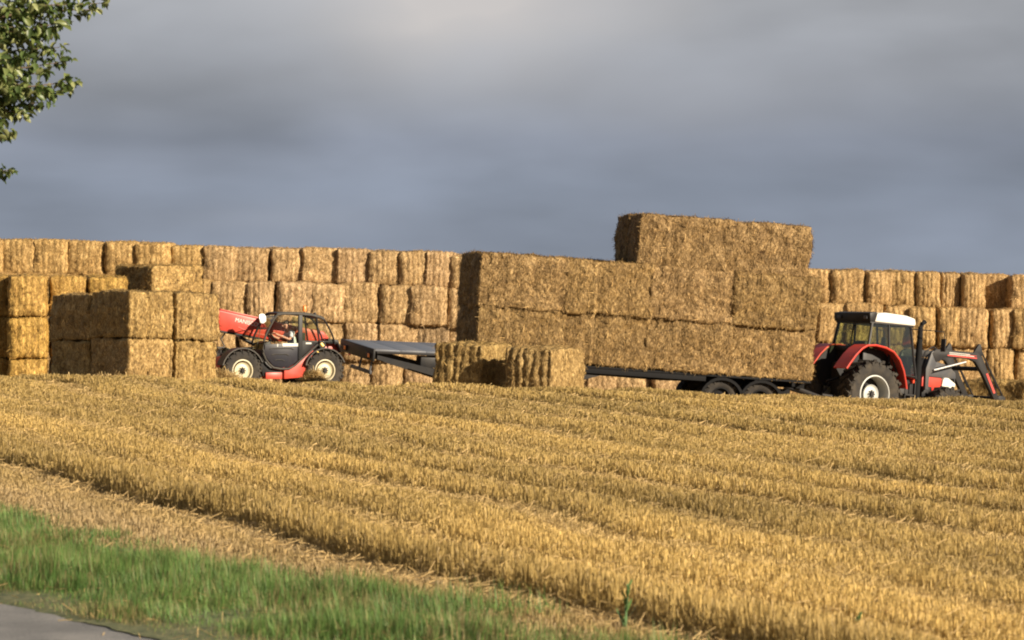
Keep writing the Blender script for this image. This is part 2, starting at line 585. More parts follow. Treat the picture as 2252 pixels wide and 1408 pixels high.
def scatter(n, y0, y1, power=1.0, marg=0.7, cmin=9.3):
    """points in the visible wedge of field, denser per area at the near end"""
    u = rng.random(n)
    a = 2 - power
    y = (y0 ** a + u * (y1 ** a - y0 ** a)) ** (1 / a)
    hw = y * (W0 / 2 / F) * 1.06 + marg
    x = (rng.random(n) * 2 - 1) * hw
    return x, y


def build_stalks():
    x, y = scatter(1080000, 23.5, 80, 0.85, 2.4)
    # gather into drill rows
    c = cval(x, y); s = x * DIRV[0] + y * DIRV[1]
    sp = 0.135
    c = np.round(c / sp) * sp + rng.normal(0, 0.060, len(c))
    x = c * NRM[0] + s * DIRV[0]; y = c * NRM[1] + s * DIRV[1]
    edge = 8.9 + 0.8 * sstep(38, 26, y) + 0.5 * (vnoise(x, y, 0.5, 8) - .5) + 0.35 * (vnoise(x, y, 2.0, 9) - .5)
    k = c > edge
    x, y, c = x[k], y[k], c[k]
    n = len(x)
    h, flat = stub_height(x, y)
    keep = rng.random(n) > flat * 0.45
    x, y, c, h, flat = x[keep], y[keep], c[keep], h[keep], flat[keep]
    n = len(x)
    h = h * rng.uniform(0.7, 1.25, n)
    wd = (0.0034 + 0.00008 * (y - 26)) * rng.uniform(0.7, 1.4, n)
    az = rng.random(n) * math.pi
    lean = rng.normal(0, 0.13, n) + 0.12; la = vnoise(x, y, 1.6, 61) * 10 + rng.normal(0, 1.1, n)
    lean = np.where(rng.random(n) < 0.06, rng.uniform(0.5, 1.2, n), lean)
    z = ground(x, y) - 0.01
    ux, uy = np.cos(az) * wd, np.sin(az) * wd
    tx = x + np.sin(lean) * np.cos(la) * h; ty = y + np.sin(lean) * np.sin(la) * h; tz = z + h * np.cos(lean)
    v = np.empty((n, 4, 3))
    v[:, 0] = np.stack([x - ux, y - uy, z], 1); v[:, 1] = np.stack([x + ux, y + uy, z], 1)
    v[:, 2] = np.stack([tx + ux, ty + uy, tz], 1); v[:, 3] = np.stack([tx - ux, ty - uy, tz], 1)
    big = vnoise(x, y, 0.25, 12)
    br = rng.uniform(0.70, 1.15, n) * (0.80 + 0.36 * big) * (0.80 + 0.42 * vnoise(c, (x * DIRV[0] + y * DIRV[1]) * .06, 0.85, 71))
    br = np.where(rng.random(n) < 0.03, br * 1.5, br)
    pale = np.clip((11.2 - c) / 1.2, 0, 1) * 0.8 + flat * 0.6
    pale = np.clip(pale + (rng.random(n) < 0.05) * 0.5, 0, 1)[:, None]
    colr = (np.array([0.475, 0.335, 0.118])[None] * (1 - pale) + np.array([0.44, 0.325, 0.175])[None] * pale) * br[:, None]
    tb = np.repeat(colr[:, None, :], 4, 1)
    return v.reshape(-1, 3), tb.reshape(-1, 3), n


def build_litter(n=90000):
    x, y = scatter(n, 23.5, 82, 0.8)
    c = cval(x, y)
    h, flat = stub_height(x, y)
    pr = 0.22 + 0.78 * flat + 0.35 * (vnoise(x, y, 0.8, 21) > 0.62)
    k = ((rng.random(n) < .10) & (c > 6.2) & (rng.random(n) < sstep(6.0, 8.5, c))) | (rng.random(n) < pr) & (c > 8.8 + 1.25 * sstep(38, 26, y) + 0.4 * rng.random(n))
    x, y, h, flat = x[k], y[k], h[k], flat[k]
    n = len(x)
    L = rng.uniform(0.05, 0.17, n)
    wd = (0.0035 + 0.00008 * (y - 26)) * rng.uniform(0.7, 1.3, n)
    az = rng.random(n) * 2 * math.pi; tilt = rng.normal(0.12, 0.28, n)
    z = ground(x, y) + 0.015 + rng.random(n) * np.maximum(h * 0.9, 0.03)
    dx, dy, dz = np.cos(az) * np.cos(tilt) * L, np.sin(az) * np.cos(tilt) * L, np.sin(tilt) * L
    px_, py_, pz = -np.sin(az) * wd * .6, np.cos(az) * wd * .6, wd * 0.8
    v = np.empty((n, 4, 3))
    v[:, 0] = np.stack([x - px_, y - py_, z - pz], 1); v[:, 1] = np.stack([x + px_, y + py_, z + pz], 1)
    v[:, 2] = np.stack([x + px_ + dx, y + py_ + dy, z + pz + dz], 1); v[:, 3] = np.stack([x - px_ + dx, y - py_ + dy, z - pz + dz], 1)
    br = rng.uniform(0.8, 1.25, n)
    colr = np.array([0.54, 0.38, 0.17])[None] * br[:, None]
    return v.reshape(-1, 3), np.repeat(colr, 4, 0), n


va, ta, na = build_stalks()
me = arrays_mesh('stubble', va, np.arange(na * 4), np.full(na, 4), M['stalk'], ta)
o = bpy.data.objects.new('stubble', me); link(o)
tag(o, 'golden cut stubble standing in drill rows over the field', 'stubble', None, 'stuff')
vb, tb, nb = build_litter()
me = arrays_mesh('loose_straw', vb, np.arange(nb * 4), np.full(nb, 4), M['stalk'], tb)
o = bpy.data.objects.new('loose_straw', me); link(o)
tag(o, 'pale loose straw scattered between the stubble rows', 'straw', None, 'stuff')


def blades(x, y, L, wd, colr, bend=0.5, z=None):
    n = len(x)
    az = vnoise(x, y, 3.0, 51) * 9 + rng.normal(0, 1.0, n)
    fa = az + math.pi / 2
    z = ground(x, y) - 0.01 if z is None else z
    bd = np.abs(rng.normal(bend * 0.6, bend * 0.5, n))
    wx, wy = np.cos(fa) * wd, np.sin(fa) * wd
    def pt(t):
        th = bd * t
        r = L * (1 - np.cos(bd * t * 1.2 + 0.001)) * 0.8 + L * 0.12 * t
        return x + np.cos(az) * r, y + np.sin(az) * r, z + L * t * np.cos(th * 0.7)
    v = np.empty((n, 5, 3))
    for i, (t, ww) in enumerate(((0, 1.0), (0.55, 0.75))):
        a, b_, c_ = pt(t)
        v[:, i * 2] = np.stack([a - wx * ww, b_ - wy * ww, c_], 1)
        v[:, i * 2 + 1] = np.stack([a + wx * ww, b_ + wy * ww, c_], 1)
    a, b_, c_ = pt(1.0)
    v[:, 4] = np.stack([a, b_, c_], 1)
    base = np.arange(n)[:, None] * 5
    f = np.concatenate([base + np.array([0, 1, 3, 2]), base + np.array([2, 3, 4])], 1).ravel()
    lt = np.tile([4, 3], n)
    return v.reshape(-1, 3), f, lt, np.repeat(colr, 5, 0)


def grass():
    n = 620000
    y = 22.5 + rng.random(n) ** 0.85 * 30
    c = ROADC + rng.random(n) ** 1.15 * 5.0
    x = (c - 0.38 * y) / 0.925
    k = (np.abs(x) < y * 0.156 + 0.8)
    x, y, c = x[k], y[k], c[k]
    lim = 8.85 + 1.30 * sstep(35, 25.5, y) + 0.6 * (vnoise(x, y, 0.45, 31) - .5) + 0.9 * (vnoise(x, y, 1.4, 32) - .5)
    road = ROADC + bend((y - 2.7) / .925) + 0.02 + 0.16 * vnoise(x, y, 1.6, 33)
    p = (1 - sstep(-0.3, 0.6, c - lim)) * sstep(-0.12, 0.08, c - road)
    k = rng.random(len(x)) < p
    x, y, c, lim, road = x[k], y[k], c[k], lim[k], road[k]
    n = len(x)
    d = c - road
    tuft = vnoise(x, y, 1.1, 35)
    L = (0.085 + 0.08 * sstep(0.0, 0.8, d)) * (0.4 + 1.3 * tuft * (0.6 + 0.8 * vnoise(x, y, 2.6, 41))) * rng.uniform(0.6, 1.4, n)
    wd = rng.uniform(0.0022, 0.0045, n)
    t = np.clip(vnoise(x, y, 0.8, 36) * 0.6 + vnoise(x, y, 3.1, 42) * 0.6 - .1, 0, 1)[:, None]
    r = rng.random(n)[:, None]
    colr = np.array([0.085, 0.175, 0.042]) * (1 - t) + np.array([0.185, 0.290, 0.078]) * t
    colr = colr * (0.65 + 0.7 * r)
    dry = (rng.random(n) < 0.20 + 0.40 * (d < 0.45) + 0.25 * (vnoise(x, y, 0.7, 37) > .66))[:, None]
    colr = np.where(dry, np.array([0.30, 0.25, 0.11]) * (0.6 + 0.7 * r), colr)
    return blades(x, y, L, wd, colr, 1.25)


v, f, lt, t = grass()
o = bpy.data.objects.new('grass', arrays_mesh('grass', v, f, lt, M['blade'], t)); link(o)
tag(o, 'rough green roadside grass along the field edge', 'grass', None, 'stuff')

# ------------------------------------------------------------------ straw bales


def bale_mesh(name, L, Wd, H, nx, ny, nz, nstraw, seed, ridge=0.030, rcorn=0.10, wob=0.035, sl=1.0, bulge=0.055):
    rs = random.Random(seed)
    nr = np.random.default_rng(seed)
    bm = bmesh.new()
    hx, hy, hz = Wd / 2, L / 2, H / 2
    vid = {}
    def gv(i, j, k):
        if (i, j, k) not in vid:
            vid[(i, j, k)] = bm.verts.new((-hx + Wd * i / nx, -hy + L * j / ny, -hz + H * k / nz))
        return vid[(i, j, k)]
    for i in range(nx):
        for j in range(ny):
            for k in (0, nz):
                bm.faces.new((gv(i, j, k), gv(i + 1, j, k), gv(i + 1, j + 1, k), gv(i, j + 1, k)))
        for k in range(nz):
            for j in (0, ny):
                bm.faces.new((gv(i, j, k), gv(i + 1, j, k), gv(i + 1, j, k + 1), gv(i, j, k + 1)))
    for j in range(ny):
        for k in range(nz):
            for i in (0, nx):
                bm.faces.new((gv(i, j, k), gv(i, j + 1, k), gv(i, j + 1, k + 1), gv(i, j, k + 1)))
    bmesh.ops.recalc_face_normals(bm, faces=bm.faces)
    ns = 6
    strings = [-hx + Wd * (q + 0.5 + rs.uniform(-.12, .12)) / ns for q in range(ns)]
    depth = [rs.uniform(0.6, 1.25) for _ in range(ns)]
    slices = [rs.uniform(-1, 1) for _ in range(60)]
    off = Vector((seed * 3.7, seed * 1.3, seed * 2.1))
    for vv in bm.verts:
        p = vv.co.copy()
        q = Vector((max(-hx + rcorn, min(hx - rcorn, p.x)), max(-hy + rcorn, min(hy - rcorn, p.y)), max(-hz + rcorn, min(hz - rcorn, p.z))))
        d = p - q
        d.normalize()
        co = q + d * rcorn
        a, b_, c_ = p.x / hx, p.y / hy, p.z / hz
        endw = abs(d.y); topw = abs(d.z); sidew = abs(d.x)
        disp = 0.0
        disp += endw * bulge * (1 - a * a) * (1 - c_ * c_)
        disp += sidew * 0.030 * (1 - b_ * b_) * (1 - c_ * c_)
        gsum = 0
        for sx, dp in zip(strings, depth):
            xx = p.x + 0.016 * math.sin(p.z * 5 + sx * 20) + 0.02 * noise.noise(co * 4 + off)
            gsum += dp * math.exp(-((xx - sx) / 0.040) ** 2)
        disp -= ridge * gsum * max(endw, topw * 0.8)
        si = int((b_ * 0.5 + 0.5) * 26)
        disp += sidew * 0.016 * slices[min(59, max(0, si))]
        disp += wob * 1.5 * noise.noise(co * 1.7 + off)
        disp += wob * 0.7 * noise.noise(co * 7 + off)
        disp += wob * 0.55 * noise.noise(Vector((co.x * 22, co.y * 22, co.z * 14)) + off)
        vv.co = co + d * disp
    bm.verts.ensure_lookup_table(); bm.faces.ensure_lookup_table()
    V = [tuple(v.co) for v in bm.verts]
    idx = {v: i for i, v in enumerate(bm.verts)}
    FF = []; LT = []
    for fc in bm.faces:
        FF += [idx[v] for v in fc.verts]; LT.append(4)
    T = [0.75 + 0.4 * nr.random() for _ in V]
    faces = [fc for fc in bm.faces if fc.calc_center_median().z > -hz + 0.02]
    areas = np.array([fc.calc_area() for fc in faces]); cum = np.cumsum(areas) / areas.sum()
    pick = np.searchsorted(cum, nr.random(nstraw))
    for pi in pick:
        fc = faces[min(pi, len(faces) - 1)]
        ww = nr.random(4); ww /= ww.sum()
        p = sum((v.co * float(k) for v, k in zip(fc.verts, ww)), Vector())
        nrm = fc.normal
        edge = 1.0 - max(abs(nrm.x), abs(nrm.y), abs(nrm.z))
        dr = Vector((nr.normal(), nr.normal(), nr.normal() * 0.9 - 0.35))
        dr -= nrm * dr.dot(nrm)
        if dr.length < .01: continue
        dr.normalize()
        if abs(nrm.z) < 0.5 and nr.random() < 0.5:
            dr = (dr * 0.6 + Vector((0, 0, -1 if nr.random() < .5 else 1))).normalized()
        dr = (dr + nrm * (abs(nr.normal()) * (0.22 + 0.7 * edge) + 0.05)).normalized()
        ln = nr.uniform(0.05, 0.19) * sl
        wdt = nr.uniform(0.003, 0.0062)
        side = dr.cross(nrm)
        if side.length < .01: continue
        side = (side.normalized() + nrm * nr.normal() * 0.4).normalized() * wdt
        s0 = p - dr * ln * 0.3 + nrm * 0.006
        e0 = p + dr * ln * 0.7 + nrm * 0.010
        k = len(V)
        V += [tuple(s0 - side), tuple(s0 + side), tuple(e0 + side), tuple(e0 - side)]
        FF += [k, k + 1, k + 2, k + 3]; LT.append(4)
        tt = 0.6 + 0.65 * nr.random() ** 1.3 + (1.2 if nr.random() < .06 else 0)
        T += [tt] * 4
    bm.free()
    V = np.array(V); V[:, 2] += hz
    sm = arrays_mesh(name, V, FF, LT, M['straw'], np.array(T), smooth=False)
    return sm


BL, BW, BH = 2.2, 1.19, 1.30
wallm = [bale_mesh('straw_bale', BL, BW + .03, BH + .01, 28, 12, 16, 1400, 10 + i, 0.030, 0.115, 0.050, 1.15, 0.10) for i in range(6)]
longm = [bale_mesh('straw_bale', BL + .02, BW, BH + .02, 18, 44, 26, 4800, 30 + i, 0.022, 0.05, 0.055, 1.1) for i in range(5)]
frontm = [bale_mesh('straw_bale', BL, BW, BH, 38, 30, 24, 3000, 50 + i, 0.055, 0.07, 0.045) for i in range(4)]


def bale(meshes, Mx, label, group=None, tint=(1, 1, 1), k=None, name='straw_bale'):
    o = bpy.data.objects.new(name, meshes[random.randrange(len(meshes)) if k is None else k % len(meshes)])
    link(o)
    o.matrix_world = Mx
    j = random.uniform(0.93, 1.07)
    o.color = (tint[0] * j, tint[1] * j, tint[2] * j * random.uniform(.94, 1.06), 1)
    tag(o, label, 'straw bale', group)
    return o


ORD = ['first', 'second', 'third', 'fourth', 'fifth', 'sixth', 'seventh', 'eighth', 'ninth', 'tenth', 'eleventh', 'twelfth', 'thirteenth',
       'fourteenth', 'fifteenth', 'sixteenth', 'seventeenth', 'eighteenth', 'nineteenth', 'twentieth']
YW = 122.0
PXM = F / YW
top_line = [(-150, 524), (0, 528), (300, 535), (450, 545), (732, 550), (930, 556), (1010, 562), (1775, 594), (1900, 597), (2000, 601), (2150, 606), (2252, 609), (2400, 613)]


def top_y(px):
    for (a, ya), (b_, yb) in zip(top_line, top_line[1:]):
        if px <= b_:
            return ya + (yb - ya) * (px - a) / (b_ - a)
    return top_line[-1][1]


seams = {
    0: [-78, -2, 72, 143, 222, 297, 370, 443, 513, 585, 651, 732, 802, 868, 929, 992, 1062, 1135, 1208, 1282, 1355, 1428, 1500, 1573, 1645, 1715, 1760, 1826, 1897, 1958, 2015, 2067, 2110, 2160, 2229, 2300],
    1: [-50, 25, 98, 170, 246, 318, 392, 462, 541, 601, 679, 752, 830, 905, 980, 1052, 1125, 1200, 1272, 1345, 1418, 1490, 1565, 1640, 1715, 1788, 1862, 1938, 2000, 2056, 2106, 2170, 2229, 2302],
    2: [-70, 5, 80, 152, 228, 300, 375, 448, 520, 592, 668, 757, 827, 912, 985, 1058, 1132, 1206, 1280, 1352, 1425, 1498, 1570, 1642, 1716, 1790, 1865, 1940, 2018, 2095, 2172, 2229, 2300],
    3: [-60, 15, 88, 160, 235, 310, 382, 455, 528, 600, 672, 745, 813, 882, 950, 1025, 1100, 1170, 1240, 1285, 1355, 1425, 1520, 1590, 1660, 1735, 1810, 1880, 1955, 2030, 2105, 2180, 2255, 2330]}
heights = [1.20, 1.36, 1.31, 1.30]
RN = ['top', 'second', 'third', 'bottom']
for r in range(4):
    sm_ = seams[r]
    for i in range(len(sm_) - 1):
        a, b_ = sm_[i], sm_[i + 1]
        mid = (a + b_) / 2
        if b_ < -40 or a > 2248: continue
        if (r < 3 and 1150 < mid < 1690) or (r == 3 and 1110 < mid < 1235): continue
        wpx = b_ - a
        Xm = (mid - 1126) / PXM
        ztop = EYE - (top_y(mid) - HOR) / PXM - sum(heights[:r])
        zb = ztop - heights[r]
        sx = (wpx / PXM) / (BW + 0.02)
        yoff = random.uniform(-0.13, 0.13) + (0.45 if r == 0 else 0.12 * r - .2)
        turn = R(5 + random.uniform(-7, 7))
        tilt = R(random.uniform(-2.6, 2.6) + 1.2)
        tn = (1.38, 1.32, 1.38)
        if mid < 430: tn = (1.40, 1.30, 1.08)
        if mid > 1700: tn = (1.32, 1.22, 1.12)
        if r == 0 and a == 2160:
            yoff += 0.95
            lab = 'top row back stack bale set back behind a dark gap near the right edge'
        elif r == 2 and a == 912:
            lab = 'greyish straw bale in the third row of the back stack beside the load'
            tn = (0.95, 0.93, 1.08); turn = R(-1)
        elif b_ < 20:
            lab = f'{RN[r]} row bale of the back stack just beyond the left edge'
        elif a < 4:
            lab = f'{RN[r]} row straw bale of the long back stack, cut off by the left edge'
        elif mid < 1012:
            vis = [q for q in range(len(sm_) - 1) if sm_[q + 1] > 20 and (sm_[q] + sm_[q + 1]) / 2 < 1012]
            if r == 0:
                lab = f'top row straw bale of the long back stack, {ORD[max(0, vis.index(i)) if i in vis else 0]} from the left edge'
            else:
                vis2 = vis[::-1]
                lab = f'{RN[r]} row straw bale of the long back stack, {ORD[min(19, vis2.index(i)) if i in vis2 else 0]} leftward from the loaded trailer'
        elif mid > 1765:
            vis = [q for q in range(len(sm_) - 1) if sm_[q] < 2250][::-1]
            lab = f'{RN[r]} row straw bale of the long back stack, {ORD[vis.index(i)] if i in vis else "first"} from the right edge'
        elif r == 3 and 1270 < mid < 1560:
            lab = f'bottom row straw bale seen under the loaded trailer bed, {ORD[int((mid - 1285) // 70)] if mid > 1285 else "first"} from the left'
        else:
            lab = f'back stack {RN[r]} row bale hidden {"just" if (mid < 1085 or mid > 1680) else "well"} behind the {"left" if mid < 1400 else "right"} end of the load'
        lay = 'straw bales of the long back stack'
        if lab.startswith('back stack'): lay = f'{RN[r]} row back stack bales hidden behind the ' + ('left' if mid < 1400 else 'right') + ' end of the load'
        Mx = (Matrix.Translation((Xm, YW + BL / 2 + yoff, zb)) @ Matrix.Rotation(turn, 4, 'Z') @ Matrix.Rotation(tilt, 4, 'Y')
              @ Matrix.Diagonal((sx * 1.055, 1, heights[r] / BH * random.uniform(1.01, 1.05), 1)))
        bale(wallm, Mx, lab, lay, tn)
# bale whose dark flank shows in the gap of the top row
# left group, three high, in front of the long stack
YG = 104.5
pg = F / YG
cols_g = [(-72, 8), (12, 96), (98, 176), (178, 262)]
for ci, (a, b_) in enumerate(cols_g):
    for r in range(3):
        mid = (a + b_) / 2
        yo = (0.0, -0.55, 0.35, 0.5)[ci] + random.uniform(-.05, .05)
        ztop = EYE - (606 + (0, 0, 3, 3)[ci] - HOR) / pg
        zb = ztop - 1.245 * (r + 1)
        tn = (1.36, 1.20, 0.70)
        who = ('cut by the left edge', 'second column from the left edge', 'third column from the left edge', 'fourth column from the left edge')[ci]
        lab = f'golden bale, {("top", "middle", "bottom")[r]} of the near left stack, {who}'
        Mx = (Matrix.Translation(((mid - 1126) / pg, YG + BL / 2 + yo, zb)) @ Matrix.Rotation(R(9 + random.uniform(-2, 2)), 4, 'Z') @ Matrix.Rotation(R(random.uniform(-1, 1)), 4, 'Y')
              @ Matrix.Diagonal(((b_ - a) / pg / BW * .98, 1, .957, 1)))
        bale(wallm, Mx, lab, 'golden bales stacked three high at the left edge', tn)
# third level bale with its dark end, lying along
Yt = 108.3
pt_ = F / Yt
ang = R(37)
cor = Vector(((336 - 1126) / pt_, Yt, 0))            # near bottom corner between dark flank and lit side
for q, (dz, lab) in enumerate(((0, 'single bale on third level with dark left face, above the front left stack'),
                               (1, 'hidden bale beneath the dark ended third level bale'), (2, 'lowest hidden bale beneath the dark ended third level bale'))):
    zt = EYE - (586 - HOR) / pt_
    cx = cor + Vector((math.cos(ang), math.sin(ang), 0)) * BW / 2 * 1.55 + Vector((-math.sin(ang), math.cos(ang), 0)) * BL / 2 * 1.0
    Mx = Matrix.Translation((cx.x, cx.y, zt - BH * (dz + 1))) @ Matrix.Rotation(ang, 4, 'Z') @ Matrix.Diagonal((1.55, 1.0, 1, 1))
    bale(longm, Mx, lab, 'bales behind the front left stack', (1.12, 1.04, .82))
# front left stack: two columns side by side, two deep, two high
Yf = 94.0
pf = F / Yf
ang = R(35.5)
WS = 1.13
u = Vector((math.cos(ang), math.sin(ang), 0)); vdir = Vector((-math.sin(ang), math.cos(ang), 0))
c0 = Vector(((284 - 1126) / pf, Yf, 0))
for col in range(2):
    for dep in range(2):
        for lev in range(2):
            base = EYE - (640 - HOR) / pf - 2 * BH - 0.06 * col - 0.10 * dep
            p = c0 + u * (BW * WS * (col + .5) + 0.06 * col) + vdir * (BL * (dep + .5) + 0.10 * dep)
            if lev == 1 and col == 1: p = p - vdir * 0.12
            z = base + lev * (BH + 0.005)
            wh = ('left column', 'right column beside the red boom')[col]
            lab = f'{("lower", "upper")[lev]} {("front", "rear")[dep]} bale of the front left stack, {wh}'
            Mx = Matrix.Translation((p.x, p.y, z)) @ Matrix.Rotation(ang + R(random.uniform(-1.5, 1.5)), 4, 'Z') @ Matrix.Rotation(R(0.8), 4, 'Y') @ Matrix.Diagonal((WS, 1, 1, 1))
            bale(frontm, Mx, lab, 'bales of the front left stack', (1.12, 1.06, .84), k=col + lev * 2)
# two single bales on the ground before the trailers
for (px, py, Yb, ang, lab) in ((953, 757, 83.6, -20, 'single bale on the stubble before the empty trailer, left one of two'),
                               (1108, 766, 82.6, -22, 'single bale on the stubble below the load, right one of two')):
    s_ = F / Yb
    ang = R(ang)
    # px is the left edge of the end face; end face spans +x direction rotated
    u = Vector((math.cos(ang), math.sin(ang), 0)); vdir = Vector((-math.sin(ang), math.cos(ang), 0))
    c0 = Vector(((px - 1126) / s_, Yb + 0.4, 0))
    p = c0 + u * BW / 2 + vdir * BL / 2
    z = EYE - (py - HOR) / s_ - BH
    Mx = Matrix.Translation((p.x, p.y, z)) @ Matrix.Rotation(ang, 4, 'Z') @ Matrix.Rotation(R(2), 4, 'Y')
    bale(frontm, Mx, lab, 'single bales before the trailers', (1.0, .96, .78), k=0 if px < 1000 else 3)
# bale in front of the tractor loader at the right edge
Yb = 94.6
s_ = F / Yb
Mx = Matrix.Translation(((2222 - 1126) / s_, Yb + .6, EYE - (838 - HOR) / s_ - BH)) @ Matrix.Rotation(R(62), 4, 'Z') @ Matrix.Rotation(R(0), 4, 'Y')
bale(frontm, Mx, 'low straw bale just before the tractor loader at the right edge', None, (1.0, .92, .7), k=1)

# ------------------------------------------------------------------ loaded trailer
YAW = R(13); PIT = R(4.2)
L0 = at(1048, 787, 87.0)          # near rear lower corner of the load
Tm = Matrix.Translation(L0) @ Matrix.Rotation(YAW, 4, 'Z') @ Matrix.Rotation(PIT, 4, 'Y')


def wheel(parent, loc, Rr, wd, rimR, rim_mat, side, lugs, lugh=0.035, disc_in=0.10, steer=0, hub=None, seg=48, disc_r=None):
    """wheel part (dished disc) with tyre, rim and hub as sub-parts; side = +1/-1 gives the outer face along y"""
    h = wd / 2
    s_ = side
    dr = disc_r or rimR * 0.9
    d = MB()
    yo = s_ * (h * 0.85 - disc_in)
    d.lathe([(0, yo + s_ * .03), (dr * 0.35, yo + s_ * .03), (dr * 0.55, yo), (dr * .8, yo - s_ * .01), (dr, yo + s_ * 0.02), (dr, yo - s_ * .03), (0, yo - s_ * .03)], seg)
    wl = d.build('wheel', rim_mat, parent, loc, (0, 0, steer))
    t = MB()
    p = [(rimR, -h * .80), (rimR + .03, -h * .9), (rimR + (Rr - rimR) * .45, -h * 1.0), (Rr - .07, -h * .96), (Rr - .025, -h * .80), (Rr - .01, -h * .4), (Rr - .005, 0)]
    p = p + [(a, -b_) for a, b_ in p[:-1][::-1]]
    p += [(rimR - .02, h * .6), (rimR - .02, -h * .6)]
    t.lathe(p, seg, close=True)
    for k in range(lugs):
        for sg in (-1, 1):
            a = 2 * math.pi * (k + (0.5 if sg > 0 else 0)) / lugs
            # chevron bar from the centre line to the shoulder
            bx = 0.028 * Rr / 0.6
            mat = (Matrix.Rotation(-a, 4, 'Y') @ Matrix.Translation((Rr - .01, sg * h * .47, 0)) @ Matrix.Rotation(sg * R(32), 4, 'X')
                   @ Matrix.Rotation(sg * R(-5), 4, 'Z'))
            t.box((-.03, -h * .60, -bx), (lugh, h * .60, bx), 0, mat)
            mat = (Matrix.Rotation(-a - sg * 0 - .32 * h / Rr * 1.9, 4, 'Y') @ Matrix.Translation((Rr - .055, sg * h * .965, 0)))
            t.box((-.05, -.012, -bx), (.05, .020, bx), 0, mat)
    t.build('tyre', M['rubber'], wl)
    r = MB()
    yl = s_ * h * .84
    r.lathe([(rimR + .012, yl), (rimR - .02, yl + s_ * .01), (rimR - .035, yl - s_ * .02), (rimR - .05, yl - s_ * .07), (rimR - .055, -yl), (rimR - .01, -yl), (rimR - .01, yl - s_ * .03)], seg, close=True)
    r.build('rim', rim_mat, wl)
    hb = MB()
    hb.lathe([(0, yo + s_ * .09), (.055, yo + s_ * .09), (.075, yo + s_ * .03), (0, yo + s_ * .02)], 16)
    for k in range(8):
        a = 2 * math.pi * k / 8
        hb.box((-.016, yo, -.016), (.016, yo + s_ * .055, .016), 0, Matrix.Translation((math.cos(a) * dr * .36, 0, math.sin(a) * dr * .36)))
    hb.build('hub', hub or M['dkgrey'], wl)
    return wl


tr = empty('loaded_trailer', Tm @ Matrix.Translation((0, 1.2, -1.05)),
           'long dark flatbed trailer carrying the big load of straw bales behind tractor', 'trailer')
# local: x forward, y left (far), z up from ground; the bed top at 1.05
b_ = MB().box((-0.05, -1.17, .99), (8.8, 1.17, 1.045), .01)
b_.build('deck', M['matt'], tr)
for sy in (-1, 1):
    MB().box((-.04, sy * 1.15 - .03, .86), (6.0, sy * 1.15 + .03, .985), .01).build('side_rail', M['matt'], tr)
    MB().prism([(-.02, .98), (-.02, .84), (5.0, .80), (6.0, .84), (8.8, .84), (8.8, .98)], sy * .55 - .06, sy * .55 + .06).build('chassis_beam', M['matt'], tr)
for k in range(9):
    MB().box((.3 + k, -1.15, .88), (.38 + k, 1.15, .985)).build('cross_member', M['matt'], tr)
for ax in (6.45, 7.5, 1.2, 2.2):
    for sy in (-1, 1):
        wheel(tr, (ax, sy * .92, .47), .47, .36, .26, M['matt'], sy, 14, .015, .08, 0, None, 32)
    MB().tube([(ax, -1, .47), (ax, 1, .47)], .06).build('axle', M['matt'], tr)
for ax in (6.45, 7.5):
    for sy in (-1, 1):
        pts = [(ax + .58 * math.cos(R(a)), .45 + .54 * math.sin(R(a))) for a in range(180, -10, -14)]
        MB().strip(pts, sy * .95 - .25, sy * .95 + .25, .07).build('mudguard', M['matt'], tr)
MB().tube([(8.6, -.45, .85), (9.6, 0, .60), (8.6, .45, .85)], .055).tube([(9.5, 0, .7), (10.1, 0.05, .66)], .05).build('drawbar', M['dkgrey'], tr)
MB().box((-.1, -1.2, .80), (-.045, 1.2, 1.0), .01).build('rear_beam', M['matt'], tr)
MB().box((8.0, -.9, .35), (8.35, -.5, .8), .04).build('toolbox', M['matt'], tr)

tl = (.84, .77, .66)
for lev in range(3):
    if lev < 2:
        starts = [(.0, 2.2), (2.2, 2.2), (4.4, 2.2), (6.6, 2.2)]
        if lev == 1: starts = [(-.03, 2.22), (2.19, 2.2), (4.39, 2.2), (6.59, 2.22)]
    else:
        starts = [(4.02, 2.22), (6.24, 2.25)]
    for i, (s0, ln) in enumerate(starts):
        for dp in range(2):
            yy = BW * (dp + .5) + (0.06 if lev == 0 and i % 2 else 0) * (dp == 0) - (0.05 if lev == 1 else 0) * (dp == 0) + random.uniform(-.03, .03)
            names = ('leftmost', 'second from the left', 'third from the left', 'rightmost') if lev < 2 else ('left one of two', 'right one of two')
            lab = f'{("near", "far")[dp]} side bale on the loaded trailer, {("bottom", "middle", "top")[lev]} layer, {names[i]}'
            Mx = (Tm @ Matrix.Translation((s0 + ln / 2, yy, lev * 1.29 + .005 + random.uniform(-.01, .01))) @ Matrix.Rotation(R(90 + random.uniform(-1.2, 1.2)), 4, 'Z')
                  @ Matrix.Rotation(R(random.uniform(-.8, .8)), 4, 'Y') @ Matrix.Diagonal((1, ln / BL * 1.03, 1.03, 1)))
            bale(longm, Mx, lab, 'straw bales loaded on the trailer', tl)

# ------------------------------------------------------------------ empty trailer
nc = at(826, 769, 99.0)
Em = Matrix.Translation(nc) @ Matrix.Rotation(R(25), 4, 'Z') @ Matrix.Rotation(R(2.6), 4, 'Y') @ Matrix.Rotation(R(6.0), 4, 'X')
te = empty('empty_trailer', Em @ Matrix.Translation((0, 1.25, -1.05)), 'empty flatbed trailer with bare grey deck behind the telehandler', 'trailer')
E0 = Matrix.Translation((0, -1.25, 1.05))
# coordinates below: x forward, y 0..2.5 from near to far side, z 0 = deck top


def epart(mb, name, mat):
    bmesh.ops.transform(mb.bm, matrix=E0, verts=mb.bm.verts)
    return mb.build(name, mat, te)


